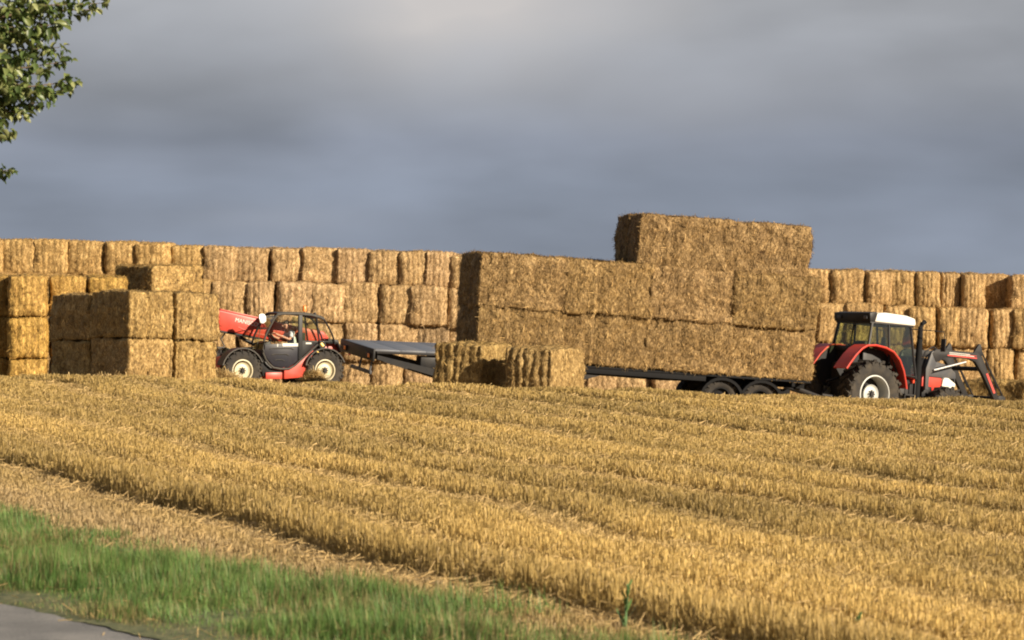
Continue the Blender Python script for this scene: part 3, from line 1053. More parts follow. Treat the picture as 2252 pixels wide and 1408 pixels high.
for k in range(10):
    epart(MB().box((.0 + k * .8, .02, -.05), (.79 + k * .8, 2.48, -.002 + .003 * (k % 2)), .004), 'deck_board', M['deck'])
for y in (0, 2.44):
    epart(MB().box((.05, y, -.115), (8.0, y + .06, -.052), .006), 'side_rail', M['dkgrey'])
epart(MB().box((-.07, -.02, -.34), (-.003, 2.52, .012), .012), 'rear_beam', M['black'])
for y in (.12, 1.95):
    q = epart(MB().box((-.105, y, -.27), (-.072, y + .34, -.12), .01), 'lamp_cluster', M['dkgrey'])
    q2 = MB().box((-.125, y + .03, -.25), (-.106, y + .16, -.14), .005)
    bmesh.ops.transform(q2.bm, matrix=E0, verts=q2.bm.verts)
    q2.build('lamp_lens', M['orange'], q)
epart(MB().prism([(1.85, -.40), (2.0, -.40), (1.93, -.16)], 0, .02, 0, 'x').box((-.1, 1.85, -.40), (-.08, 2.0, -.38)), 'reflector_triangle', M['redlens'])
epart(MB().box((-.02, .25, -.74), (.05, 1.75, -.64), .01), 'underrun_bar', M['grey'])
for y in (.35, 1.15):
    epart(MB().tube([(.02, y, -.66), (.10, y + .05, -.30)], .03), 'bumper_upright', M['grey'])
for y in (.45, 1.85):
    epart(MB().prism([(.1, -.17), (.1, -.30), (2.25, -.86), (6.5, -.80), (7.8, -.45), (7.8, -.17), (2.6, -.17), (2.3, -.52), (.6, -.17)], y, y + .12), 'chassis_beam', M['dkgrey'])
epart(MB().prism([(.08, -.16), (.08, -.28), (2.5, -.84), (2.9, -.84), (2.9, -.60), (2.2, -.56)], .02, .10), 'side_strut', M['black'])
epart(MB().box((1.45, .06, -.55), (2.3, .42, -.17), .03), 'toolbox', M['black'])
epart(MB().box((1.95, .03, -.72), (2.12, .055, -.64)), 'number_plate', M['white'])
epart(MB().box((2.0, .04, -.30), (2.08, .056, -.23)), 'side_reflector', M['redlens'])
for ax in (3.6, 4.8):
    for y in (.2, 2.3):
        wl = wheel(te, (ax, y - 1.25, .47), .47, .36, .26, M['grey'], -1 if y < 1 else 1, 14, .015, .08, 0, None, 32)

# ------------------------------------------------------------------ tractor
Yt = 91.3
Xt = (1920 - 1126) / F * (Yt - .8) - .559 * .98
psi = R(34)
TMx = Matrix.Translation((Xt, Yt, -.97)) @ Matrix.Rotation(psi, 4, 'Z') @ Matrix.Rotation(R(5.2), 4, 'Y')
tc_ = empty('tractor', TMx, 'red farm tractor with white cab roof and grey front loader pulling the loaded trailer', 'tractor')
for sy in (-1, 1):
    wheel(tc_, (0, sy * .76, .745), .85, .50, .49, M['palegrey'], sy, 20, .055, .17, 0, M['black'], 56, .25)
    wheel(tc_, (2.62, sy * .78, .50), .60, .40, .33, M['palegrey'], sy, 18, .045, .10, 0, M['black'], 44)
MB().tube([(0, -.7, .745), (0, .7, .745)], .15, 16).build('rear_axle', M['black'], tc_)
MB().tube([(2.62, -.7, .50), (2.62, .7, .50)], .09, 12).build('front_axle', M['black'], tc_)
MB().box((-.35, -.28, .55), (1.5, .28, 1.15), .05).build('gearbox', M['black'], tc_)
MB().box((1.5, -.24, .55), (3.1, .24, 1.05), .05).build('engine_block', M['black'], tc_)
fpts = [(-1.03, 1.36), (-.93, 1.50), (-.74, 1.74), (-.55, 1.92), (-.38, 2.01), (-.10, 2.04), (.25, 2.00), (.52, 1.91), (.74, 1.72), (.90, 1.45), (1.0, 1.15), (1.04, .98)]
for sy in (-1, 1):
    y0, y1 = sorted((sy * .46, sy * 1.0))
    MB().strip(fpts, y0, y1, .03).build('fender', M['red'], tc_)
    # inner wall closing the wheel arch towards the cab
    wall_ = [(-.95, 1.33), (-.70, 1.70), (-.38, 1.97), (.25, 1.96), (.60, 1.80), (.92, 1.35), (.95, .9), (-.6, .9)]
    MB().prism(wall_, sy * .47, sy * .50).build('fender_inner_wall', M['black'], tc_)
    # rolled outer lip
    MB().tube([(p[0], sy * 1.0, p[1] - .02) for p in fpts], .028, 6).build('fender_lip', M['red'], tc_)
    MB().box((-.80, sy * .86 - .07, 1.60), (-.755, sy * .86 + .07, 1.69), .01, None).build('tail_lamp', M['redlens'], tc_)
# cab
zb0, zt0 = 1.62, 2.61
cw0, cw1 = .74, .68
rb, rt = -.18, -.02
fb, ft = 1.52, 1.30
MB().prism([(-.16, .95), (-.20, 1.90), (-.02, 1.92), (.9, 1.92), (1.05, 1.30), (1.48, 1.24), (1.48, .95)], -.62, .62, .02).build('cab_floor_body', M['black'], tc_)
zr = 1.95


def lerp(a, b__, t): return a + (b__ - a) * t


def cabp(x_b, x_t, sy, z):
    t = (z - 1.3) / (zt0 - 1.3)
    return (lerp(x_b, x_t, t), sy * lerp(.76, .68, t), z)


for sy in (-1, 1):
    MB().tube([cabp(rb - .05, rt, sy, 1.9), cabp(rb - .05, rt, sy, zt0)], .045, 6).build('rear_pillar', M['black'], tc_)
    MB().tube([cabp(fb, ft, sy, 1.25), cabp(fb, ft, sy, zt0)], .035, 6).build('front_pillar', M['black'], tc_)
    MB().tube([cabp(.62, .55, sy, 1.6), cabp(.62, .55, sy, zt0)], .032, 6).build('middle_pillar', M['black'], tc_)
    a, b2, c2, d2 = cabp(.66, .58, sy, 1.35), cabp(fb - .03, ft - .03, sy, 1.35), cabp(fb - .03, ft - .03, sy, zt0), cabp(.60, .57, sy, zt0)
    mb = MB(); vs = [mb.bm.verts.new(p) for p in (a, b2, c2, d2)]; mb.bm.faces.new(vs); mb.build('door_glass', M['dkglass'], tc_)
    a, b2, c2, d2 = cabp(rb, rt, sy, 1.98), cabp(.58, .53, sy, 1.98), cabp(.58, .53, sy, zt0), cabp(rb, rt, sy, zt0)
    mb = MB(); vs = [mb.bm.verts.new(p) for p in (a, b2, c2, d2)]; mb.bm.faces.new(vs); mb.build('side_glass', M['dkglass'], tc_)
    MB().tube([cabp(.66, .58, sy, 1.36), cabp(fb, ft, sy, 1.30)], .03, 6).tube([cabp(.9, .9, sy, 1.3), cabp(.66, .62, sy, 1.95)], .03, 6).build('door_frame', M['black'], tc_)
a, b2, c2, d2 = cabp(rb - .03, rt - .03, -1, 1.98), cabp(rb - .03, rt - .03, 1, 1.98), cabp(rb - .03, rt - .03, 1, zt0), cabp(rb - .03, rt - .03, -1, zt0)
mb = MB(); vs = [mb.bm.verts.new(p) for p in (a, b2, c2, d2)]; mb.bm.faces.new(vs); mb.build('rear_window', M['dkglass'], tc_)
MB().tube([cabp(rb - .05, rt - .04, 0, 1.95), cabp(rb - .05, rt - .04, 0, zt0)], .022, 6).build('rear_window_bar', M['black'], tc_)
MB().box((-.26, -.70, 1.86), (-.19, .70, 1.99), .02).build('rear_sill', M['black'], tc_)
a, b2, c2, d2 = cabp(fb + .02, ft + .02, -1, 1.4), cabp(fb + .02, ft + .02, 1, 1.4), cabp(fb + .02, ft + .02, 1, zt0), cabp(fb + .02, ft + .02, -1, zt0)
mb = MB(); vs = [mb.bm.verts.new(p) for p in (a, b2, c2, d2)]; mb.bm.faces.new(vs); mb.build('windscreen', M['glass'], tc_)
MB().prism([(.03, 2.64), (.10, 2.86), (.35, 2.91), (1.10, 2.89), (1.40, 2.83), (1.44, 2.68), (1.40, 2.64)], -.74, .74, .035).build('roof', M['white'], tc_)
MB().prism([(-.13, 2.64), (-.16, 2.86), (.05, 2.905), (.098, 2.86), (.028, 2.64)], -.74, .74, .015).build('roof_rear_cap', M['black'], tc_)
MB().box((-.10, -.71, 2.595), (1.40, .71, 2.638), .01).build('roof_frame', M['black'], tc_)
for y in (-.58, .50):
    MB().box((-.185, y - .07, 2.70), (-.150, y + .07, 2.79), .01).build('work_lamp', M['grey'], tc_)
MB().box((.25, -.24, 1.45), (.75, .24, 1.60), .05).box((.15, -.24, 1.55), (.32, .24, 2.15), .06).build('driver_seat', M['seat'], tc_)
MB().tube([(1.25, 0, 1.3), (1.05, 0, 1.75)], .03).tube([(1.05 + .04 * math.cos(a) * 3, .19 * math.sin(a), 1.76 + .12 * math.cos(a)) for a in [2 * math.pi * k / 16 for k in range(17)]], .015, 6).build('steering_wheel', M['black'], tc_)
# bonnet
MB().prism([(1.50, 1.36), (1.50, 1.86), (2.3, 1.84), (3.0, 1.72), (3.28, 1.55), (3.30, 1.36)], -.36, .36, .05).build('bonnet', M['grey'], tc_)
MB().prism([(1.55, 1.36), (1.55, 1.08), (1.9, .98), (2.45, .84), (2.72, 1.05), (2.74, 1.36)], -.42, .42, .03).build('bonnet_side_panel', M['red'], tc_)
MB().prism([(2.80, 1.30), (2.75, 1.05), (2.98, 1.02), (3.22, 1.10), (3.26, 1.24), (3.0, 1.38), (2.86, 1.38)], -.40, .40, .03).build('bonnet_front_panel', M['white'], tc_)
MB().box((3.29, -.28, 1.0), (3.33, .28, 1.45), .01).build('grille', M['black'], tc_)
# exhaust and steps
MB().tube([(1.70, -.62, .75), (1.70, -.62, 1.6), (1.70, -.62, 2.62), (1.74, -.62, 2.72), (1.84, -.62, 2.80)], [.10, .10, .065, .062, .058], 14).build('exhaust_pipe', M['matt'], tc_)
MB().box((1.16, -.80, .45), (1.52, -.5, .50)).box((1.16, -.80, .8), (1.52, -.5, .84)).box((1.16, -.8, .45), (1.19, -.78, 1.2)).box((1.49, -.8, .45), (1.52, -.78, 1.2)).build('cab_step', M['black'], tc_)
MB().box((1.10, -.62, .55), (1.62, -.30, 1.15), .05).build('fuel_tank', M['black'], tc_)
MB().box((1.50, -.70, 1.42), (1.56, -.56, 1.60), .015).build('indicator_box', M['white'], tc_)
MB().box((1.50, -.70, 1.14), (1.56, -.60, 1.40), .015).build('front_marker', M['redlens'], tc_)
for sy in (-1, 1):
    MB().tube([(1.30, sy * .70, 2.55), (1.75, sy * 1.10, 2.55), (2.00, sy * 1.22, 2.54), (2.02, sy * 1.22, 2.48), (2.02, sy * 1.22, 2.1)], .014, 6).build('mirror_arm', M['black'], tc_)
    MB().box((1.99, sy * 1.22 - .09, 2.02), (2.03, sy * 1.22 + .09, 2.36), .012).build('mirror', M['dkgrey'], tc_)
# hitch and linkage
MB().box((-.75, -.08, .42), (-.3, .08, .52)).tube([(-.3, -.35, .6), (-1.0, -.42, .5)], .035).tube([(-.3, .35, .6), (-1.0, .42, .5)], .035).tube([(-.25, -.35, 1.25), (-.75, -.40, .55)], .03).tube([(-.25, .35, 1.25), (-.75, .40, .55)], .03).tube([(-.2, 0, 1.2), (-.85, 0, 1.0)], .035).build('rear_linkage', M['black'], tc_)
MB().box((-.45, -.35, .5), (-.2, .35, 1.55), .04).build('rear_housing', M['black'], tc_)
# front loader
LY = .60
for sy in (-1, 1):
    y0 = sy * LY
    arm = MB().prism([(2.14, 1.98), (2.26, 2.10), (3.72, 2.12), (3.90, 2.03), (4.08, 1.72), (4.62, .92), (4.47, .84), (3.95, 1.56), (3.66, 1.87), (3.45, 1.93), (2.6, 1.92), (2.4, 1.78), (2.28, 1.76)], y0 - .06, y0 + .06, .012)
    la = arm.build('loader_arm', M['dkgrey'], tc_)
    yo = y0 + sy * .064
    MB().box((2.72, yo - .003, 2.00), (3.60, yo + .003, 2.015)).box((2.72, yo - .003, 2.04), (3.45, yo + .003, 2.055)).build('arm_decal', M['white'], la)
    MB().box((2.66, yo - .004, 1.955), (3.70, yo + .004, 1.985)).box((3.3, yo - .004, 2.02), (3.68, yo + .004, 2.035)).build('arm_decal', M['dull_red'], la)
    MB().prism([(4.06, 1.58), (4.12, 1.60), (4.44, 1.10), (4.38, 1.07)], yo - .004, yo + .004).build('arm_decal', M['dull_red'], la)
    MB().prism([(3.60, 2.10), (3.78, 2.36), (3.84, 2.36), (3.95, 2.05)], y0 - .035, y0 + .035, .01).build('loader_lug', M['dkgrey'], tc_)
    MB().prism([(1.98, 1.0), (1.96, 1.55), (2.12, 2.0), (2.20, 2.06), (2.34, 1.95), (2.28, 1.55), (2.10, 1.40), (2.10, 1.0)], y0 - .05, y0 + .05, .015).build('loader_tower', M['grey'], tc_)
    MB().tube([(2.1, y0, 1.50), (2.75, y0, 1.68)], .045, 10).build('lift_cylinder', M['dkgrey'], tc_)
    MB().tube([(2.20, y0 + sy * .09, 1.54), (3.30, y0 + sy * .09, 1.84)], .024, 10).build('cylinder_rod', M['chrome'], tc_)
    MB().tube([(3.80, y0, 2.30), (4.78, y0, 1.0)], .022, 6).build('levelling_rod', M['dkgrey'], tc_)
    MB().tube([(3.74, y0, 2.28), (4.0, y0, 2.02), (4.56, y0, 1.22)], .018, 6).build('hose', M['black'], tc_)
    MB().prism([(4.40, .90), (4.62, 1.04), (4.82, 1.02), (4.86, .62), (4.70, .52), (4.52, .62)], y0 - .05, y0 + .05, .012).build('carrier_plate', M['dkgrey'], tc_)
MB().tube([(4.7, -.6, .62), (4.7, .6, .62)], .045).tube([(4.78, -.6, .98), (4.78, .6, .98)], .04).build('carrier_bar', M['dkgrey'], tc_)
MB().tube([(3.95, -.58, 1.70), (3.95, .58, 1.70)], .06, 10).build('cross_tube', M['dkgrey'], tc_)
for y in (-.4, 0, .4):
    MB().tube([(4.75, y, .60), (5.6, y, .56)], [.025, .008], 6).build('tine', M['grey'], tc_)
MB().tube([(1.9, -.5, 1.6), (2.0, -.52, 2.0), (2.25, -.52, 2.16), (2.5, -.56, 2.05), (2.6, -.58, 1.9)], .02, 6).tube([(1.95, -.46, 1.6), (2.1, -.48, 1.9), (2.3, -.5, 2.06), (2.5, -.5, 1.9)], .018, 6).build('hydraulic_hose', M['black'], tc_)
MB().box((2.30, -.55, 2.02), (2.40, -.48, 2.10), .01).build('valve_cap', M['yellow'], tc_)
MB().box((2.0, -.5, .8), (2.35, .5, 1.1), .03).build('loader_subframe', M['black'], tc_)

# ------------------------------------------------------------------ telehandler
Yh = 106.9
X0 = (594 - 1126) / F * Yh
HMx = Matrix.Translation((X0, Yh, EYE - (858 - HOR) / F * Yh)) @ Matrix.Rotation(R(208), 4, 'Z') @ Matrix.Rotation(R(-.6), 4, 'Y')
th = empty('telehandler', HMx, 'red and black telehandler with driver and raised red boom facing left', 'telehandler')
for x in (1.375, -1.375):
    for sy in (-1, 1):
        wheel(th, (x, sy * .86, .62), .61, .40, .33, M['cream'], sy, 16, .030, .04, 0, M['dkgrey'], 44, .25)
        y0, y1 = sorted((sy * .62, sy * 1.08))
        pts = [(x + .70 * math.cos(R(a)), .62 + .70 * math.sin(R(a))) for a in range(158, 12, -12)]
        MB().strip(pts, y0, y1, .035).build('fender', M['trim'], th)
    MB().tube([(x, -.85, .62), (x, .85, .62)], .11, 12).build('axle', M['black'], th)
# chassis
MB().prism([(1.75, .62), (1.85, .95), (1.2, 1.12), (.70, .90), (-.9, .90), (-1.85, 1.05), (-1.95, .60), (-.9, .42), (.9, .40)], -.45, .45, .03).build('chassis', M['red'], th)
MB().prism([(-.05, .36), (-.05, .62), (-.62, .94), (-1.05, 1.38), (-.98, 1.05), (-.85, .85), (-.80, .42)], .72, .93, .015).build('side_plate', M['red'], th)
MB().prism([(.55, .36), (.55, .56), (0.0, .56), (0.0, .36)], .60, .90, .015).build('side_sill', M['red'], th)
MB().prism([(.62, .45), (.72, .90), (.58, 1.0), (.28, .66), (.0, .60), (-.04, .38)], .50, .84, .01).build('lower_cab_shell', M['black'], th)
MB().prism([(-1.0, .95), (-1.05, 1.40), (-1.80, 1.50), (-2.0, 1.25), (-1.95, .95)], -.85, .70, .04).build('rear_body', M['red'], th)
MB().prism([(-1.5, 1.44), (-1.52, 1.60), (-1.86, 1.56), (-1.98, 1.30), (-1.98, 1.15), (-1.85, 1.44)], .35, .92, .02).build('rear_bumper', M['black'], th)
# engine box on the far side
MB().prism([(-.9, .85), (-.9, 1.35), (.5, 1.30), (.75, 1.0), (.7, .75)], -.98, -.55, .05).build('engine_cover', M['black'], th)
# cab side outline: heavy teardrop door frame
fr = [(.21, 2.32), (.33, 2.16), (.46, 1.93), (.58, 1.70), (.65, 1.50), (.68, 1.17), (.58, .96), (.48, .83), (.33, .71), (.10, .67), (-.20, .67), (-.40, .78), (-.67, 1.01), (-.92, 1.22), (-1.16, 1.42)]
for y, nm in ((.95, 'door_frame'), (.10, 'inner_cab_frame')):
    MB().tube([(p[0], y, p[1]) for p in fr], .035, 8).build(nm, M['trim'] if y > .5 else M['black'], th)
rf = [(.21, 2.32), (.0, 2.35), (-.5, 2.35), (-.95, 2.31), (-1.25, 2.24), (-1.36, 2.18)]
MB().tube([(p[0], .95, p[1]) for p in rf], .035, 8).build('roof_rail', M['trim'], th)
MB().tube([(p[0], .10, p[1]) for p in rf], .035, 8).build('roof_rail', M['black'], th)
MB().strip([(p[0], p[1] + .02) for p in rf[::-1]], .10, .95, -.04).build('roof', M['black'], th)
for y in (.95, .10):
    MB().tube([(-1.36, y, 2.18), (-1.52, y, 1.95), (-1.66, y, 1.68), (-1.74, y, 1.42)], .028, 6).build('rear_pillar', M['black'], th)
    MB().tube([(-1.10, y, 2.26), (-1.14, y, 1.9), (-1.22, y, 1.45)], .028, 6).build('quarter_pillar', M['black'], th)
MB().box((-.64, .90, .95), (-.50, .965, 2.33), .01).build('door_post', M['black'], th)
MB().prism([(.60, 1.42), (.62, 1.16), (.53, .99), (.31, .76), (.09, .72), (-.19, .72), (-.38, .83), (-.50, .93), (-.50, 1.46)], .90, .935, .008).build('lower_door', M['door'], th)
MB().prism([(-.64, 1.04), (-.90, 1.25), (-1.14, 1.46), (-1.70, 1.48), (-1.70, 1.52), (-.64, 1.54)], .88, .93, .008).build('rear_side_panel', M['black'], th)
for k, (xa, xb, z) in enumerate(((.45, -.36, 1.28), (.38, -.20, 1.10), (.28, -.06, .93))):
    MB().tube([(xa, .94, z), (xa - .1, .95, z + .02), (xb + .1, .95, z + .02), (xb, .94, z - .02)], .014, 6).build('door_rib', M['trim'], th)
MB().box((.02, .936, 1.36), (-.50, .944, 1.45)).build('white_stripe', M['white'], th)
MB().box((.20, .936, 1.35), (.17, .944, 1.43)).build('white_stripe', M['white'], th)
MB().box((-.76, .931, 1.43), (-.95, .938, 1.475)).build('white_stripe', M['white'], th)


def quad(pts, name, mat, parent):
    mb = MB()
    mb.bm.faces.new([mb.bm.verts.new(p) for p in pts])
    return mb.build(name, mat, parent)


quad([(.57, .93, 1.50), (.62, .93, 1.42), (-.50, .93, 1.46), (-.50, .93, 2.28), (.20, .93, 2.28), (.43, .93, 1.93)], 'door_glass', M['clear'], th)
quad([(-.66, .93, 1.54), (-1.18, .93, 1.50), (-1.08, .93, 2.23), (-.66, .93, 2.28)], 'side_window', M['dkglass'], th)
quad([(-.66, .12, 1.54), (-1.18, .12, 1.50), (-1.08, .12, 2.23), (-.66, .12, 2.28)], 'side_window', M['dkglass'], th)
quad([(-1.24, .93, 1.50), (-1.70, .93, 1.46), (-1.50, .93, 1.92), (-1.36, .93, 2.14), (-1.14, .93, 2.22)], 'quarter_window', M['clear'], th)
quad([(.67, .93, 1.25), (.67, .12, 1.25), (.48, .12, 1.93), (.48, .93, 1.93)], 'windscreen', M['glass'], th)
quad([(.48, .93, 1.935), (.48, .12, 1.935), (.22, .12, 2.30), (.22, .93, 2.30)], 'upper_windscreen', M['glass'], th)
MB().prism([(.66, .85), (.72, 1.25), (.60, 1.27), (.52, .9)], .10, .92, .02).build('cab_front_panel', M['black'], th)
MB().tube([(.70, .5, 1.25), (.50, .35, 1.9)], .012, 5).build('wiper', M['black'], th)
# cab interior
MB().box((-.75, .25, 1.02), (-.25, .75, 1.16), .05).box((-.86, .27, 1.12), (-.70, .73, 1.78), .05).build('driver_seat', M['seat'], th)
MB().tube([(.45, .5, 1.1), (.22, .5, 1.58)], .035).tube([(.20 + .10 * math.cos(a), .5 + .19 * math.sin(a), 1.62 + .15 * math.cos(a)) for a in [2 * math.pi * k / 16 for k in range(17)]], .016, 6).build('steering_wheel', M['black'], th)
MB().prism([(.62, 1.0), (.62, 1.45), (.40, 1.52), (.28, 1.2), (.3, 1.0)], .15, .88, .02).build('dashboard', M['black'], th)
# mirror, beacon, lamps
MB().tube([(.30, .93, 2.28), (.60, 1.02, 2.24)], .014, 6).build('mirror_arm', M['black'], th)
mm = MB().prism([(-.11, -.10), (-.13, .04), (-.06, .14), (.08, .14), (.13, .05), (.10, -.12), (0, -.15)], -.02, .02, .01)
mo = mm.build('mirror', M['mirror'], th, (.72, 1.0, 2.20), (0, R(8), R(10)))
MB().tube([(-.90, .5, 2.32), (-.90, .5, 2.44)], .02).build('beacon_stem', M['black'], th)
MB().lathe([(0, .19), (.04, .18), (.058, .14), (.062, 0), (0, 0)], 14).build('beacon', M['orange'], th, (-.90, .5, 2.43), (R(90), 0, 0))
MB().box((-1.14, .62, 2.30), (-1.20, .74, 2.40), .02).build('work_lamp', M['black'], th)
MB().tube([(-1.25, .96, 1.46), (-1.32, .98, 1.36)], .055, 10).build('indicator', M['yellow'], th)
MB().tube([(-1.10, .96, 1.22), (-1.22, .98, 1.12)], .03, 8).build('side_marker', M['yellow'], th)
MB().tube([(-1.30, .70, 1.40), (-1.30, 1.0, 1.40)], .11, 16).build('fuel_filler', M['dkgrey'], th)
# boom on the far side
by0, by1 = -.52, -.10
boom = MB().prism([(-1.95, 1.42), (-2.02, 1.62), (-1.85, 1.80), (.2, 2.17), (1.62, 2.46), (1.74, 2.42), (1.66, 1.82), (.95, 1.72), (-.2, 1.50)], by0, by1, .03)
bo = boom.build('boom', M['red'], th)
MB().prism([(-.2, 2.07), (1.66, 2.445), (1.66, 2.49), (-.2, 2.12)], by1 - .08, by1 + .03, .008).build('boom_top_rail', M['red'], bo)
MB().prism([(-.2, 1.62), (.6, 1.74), (1.05, 1.92), (1.05, 1.95), (.6, 1.78), (-.2, 1.66)], by1 + .001, by1 + .014).build('boom_seam', M['dull_red'], bo)
MB().prism([(.3, 1.56), (1.66, 1.79), (1.66, 1.83), (.3, 1.60)], by0 + .02, by1 + .01).build('boom_lower_edge', M['black'], bo)
MB().prism([(1.60, 1.90), (2.6, 2.14), (2.6, 2.48), (1.60, 2.26)], by0 + .06, by1 - .06, .02).build('inner_boom', M['dull_red'], th)
MB().prism([(2.5, 2.4), (2.75, 2.45), (2.95, 1.9), (2.85, 1.3), (2.65, 1.3), (2.6, 1.9)], by0 + .04, by1 - .04, .02).build('boom_head', M['black'], th)
MB().tube([(1.35, -.3, 1.80), (1.55, -.25, 1.55), (1.45, -.2, 1.35), (1.62, -.2, 1.25)], .022, 6).tube([(1.15, -.3, .98), (1.5, -.2, 1.10), (1.75, -.1, 1.18), (1.8, 0, 1.30)], .022, 6).build('hydraulic_hose', M['black'], th)
MB().tube([(-.4, -.3, 1.0), (.9, -.3, 1.62)], .055, 10).build('boom_cylinder', M['black'], th)
MB().tube([(.3, -.3, 1.33), (1.05, -.3, 1.70)], .03, 10).build('cylinder_rod', M['chrome'], th)
MB().box((1.6, -.5, .55), (1.85, .5, .95), .04).build('front_bumper', M['dull_red'], th)
# lettering on the boom side
cu = bpy.data.curves.new('lettering', 'FONT')
cu.body = 'MANISCOPIC'
cu.size = 0.175
cu.extrude = 0.002
cu.space_character = 1.0
tob = bpy.data.objects.new('lettering', cu)
COL.objects.link(tob)
dg = bpy.context.evaluated_depsgraph_get()
me = bpy.data.meshes.new_from_object(tob.evaluated_get(dg))
bpy.data.objects.remove(tob)
me.materials.clear(); me.materials.append(M['white'])
lt_ = bpy.data.objects.new('lettering', me)
link(lt_, bo)
# text runs from the front of the boom backwards as read from the left side
ex = Vector((-1, 0, -.205)).normalized(); ez = Vector((-.205, 0, 1)).normalized(); ey = ex.cross(ez) * -1
mat = Matrix((ex, ez, Vector((0, 1, 0)))).transposed().to_4x4()
mat.translation = Vector((1.16, by1 + .004, 2.10))
lt_.matrix_local = mat

# ------------------------------------------------------------------ driver


def skin(name, pts, edges, radii, mat, parent, lev=1, root=0):
    me = bpy.data.meshes.new(name)
    me.from_pydata(pts, edges, [])
    o = bpy.data.objects.new(name, me)
    link(o, parent)
    me.materials.append(mat)
    md = o.modifiers.new('skin', 'SKIN')
    sk = me.skin_vertices[0] if me.skin_vertices else None
    if sk is None:
        bpy.context.view_layer.update()
        sk = me.skin_vertices[0]
    for i, r in enumerate(radii):
        sk.data[i].radius = r if isinstance(r, tuple) else (r, r)
        sk.data[i].use_root = (i == root)
    md.use_smooth_shade = True
    ss = o.modifiers.new('sub', 'SUBSURF'); ss.levels = lev; ss.render_levels = lev
    return o


pe = empty('person', HMx @ Matrix.Translation((-.5, .5, 1.16)), 'driver in grey t-shirt leaning forward at the telehandler wheel', 'person')
O = Vector((-.5, .5, 1.16))


def P(x, y, z): return tuple(Vector((x, y, z)) - O)


pts = [P(-.52, .5, 1.26), P(-.50, .5, 1.45), P(-.44, .5, 1.66), P(-.39, .5, 1.80), P(-.35, .5, 1.88), P(-.30, .5, 1.93), P(-.27, .5, 2.0), P(-.26, .5, 2.08),
       P(-.42, .68, 1.77), P(-.30, .74, 1.56), P(-.12, .69, 1.64), P(.05, .64, 1.71), P(.12, .62, 1.74),
       P(-.42, .32, 1.77), P(-.30, .26, 1.56), P(-.08, .33, 1.60), P(.08, .38, 1.66), P(.14, .40, 1.70),
       P(-.48, .60, 1.24), P(-.05, .62, 1.24), P(.05, .62, .92), P(.18, .62, .88),
       P(-.48, .40, 1.24), P(-.05, .38, 1.24), P(.05, .38, .92), P(.18, .38, .88)]
eds = [(0, 1), (1, 2), (2, 3), (3, 4), (4, 5), (5, 6), (6, 7), (3, 8), (8, 9), (9, 10), (10, 11), (11, 12), (3, 13), (13, 14), (14, 15), (15, 16), (16, 17),
       (0, 18), (18, 19), (19, 20), (20, 21), (0, 22), (22, 23), (23, 24), (24, 25)]
rad = [.13, .125, .14, .12, .055, .07, .095, .085, .06, .045, .038, .032, .035, .06, .045, .038, .032, .035, .09, .07, .05, .04, .09, .07, .05, .04]
body = skin('body', pts, eds, rad, M['skin'], pe, 2)
skin('shirt', pts[0:4] + [P(-.41, .70, 1.75), P(-.33, .74, 1.62), P(-.41, .30, 1.75), P(-.33, .26, 1.62)], [(0, 1), (1, 2), (2, 3), (3, 4), (4, 5), (3, 6), (6, 7)],
     [.15, .15, .165, .12, .08, .072, .08, .072], M['shirt'], pe, 2)
skin('trousers', [pts[0]] + pts[18:21] + pts[22:25], [(0, 1), (1, 2), (2, 3), (0, 4), (4, 5), (5, 6)], [.145, .105, .082, .065, .105, .082, .065], M['trouser'], pe, 2)
hb = MB()
bmesh.ops.create_uvsphere(hb.bm, u_segments=16, v_segments=10, radius=1.0, matrix=Matrix.Translation(P(-.285, .5, 2.065)) @ Matrix.Rotation(R(15), 4, 'Y') @ Matrix.Diagonal((.108, .088, .085, 1)))
hb.build('hair', M['hair'], pe)
fb_ = MB()
fb_.prism([(-.012, -.03), (.028, -.03), (.002, .035)], -.014, .014, .004)
bmesh.ops.transform(fb_.bm, matrix=Matrix.Translation(P(-.175, .5, 1.995)) @ Matrix.Rotation(R(20), 4, 'Y'), verts=fb_.bm.verts)
fb_.build('nose', M['skin'], pe)
for sy in (-1, 1):
    e = MB(); bmesh.ops.create_uvsphere(e.bm, u_segments=8, v_segments=6, radius=.012, matrix=Matrix.Translation(P(-.178, .5 + sy * .032, 2.025)))
    e.build('eye', M['hair'], pe)
    e = MB(); bmesh.ops.create_uvsphere(e.bm, u_segments=8, v_segments=6, radius=1, matrix=Matrix.Translation(P(-.26, .5 + sy * .092, 1.995)) @ Matrix.Diagonal((.022, .012, .034, 1)))
    e.build('ear', M['skin'], pe)
    # fingers closing round the wheel rim
    hx = .135 if sy > 0 else .155
    hy = .62 if sy > 0 else .40
    hz = 1.745 if sy > 0 else 1.705
    for q in range(4):
        fy = hy - .03 + q * .02
        fl = (.085, .10, .095, .075)[q]
        fpt = [P(hx - .01, fy, hz + .01), P(hx + fl * .5, fy, hz + .035), P(hx + fl * .85, fy, hz + .01), P(hx + fl * .75, fy, hz - .022)]
        MB().tube(fpt, [.0105, .010, .009, .007], 6).build('finger', M['skin'], pe)
    MB().tube([P(hx - .02, hy - sy * .03, hz), P(hx + .02, hy - sy * .06, hz - .005), P(hx + .055, hy - sy * .055, hz - .015)], [.012, .011, .008], 6).build('thumb', M['skin'], pe)

# ------------------------------------------------------------------ straw heaps by the telehandler wheels (loose straw nobody could count)


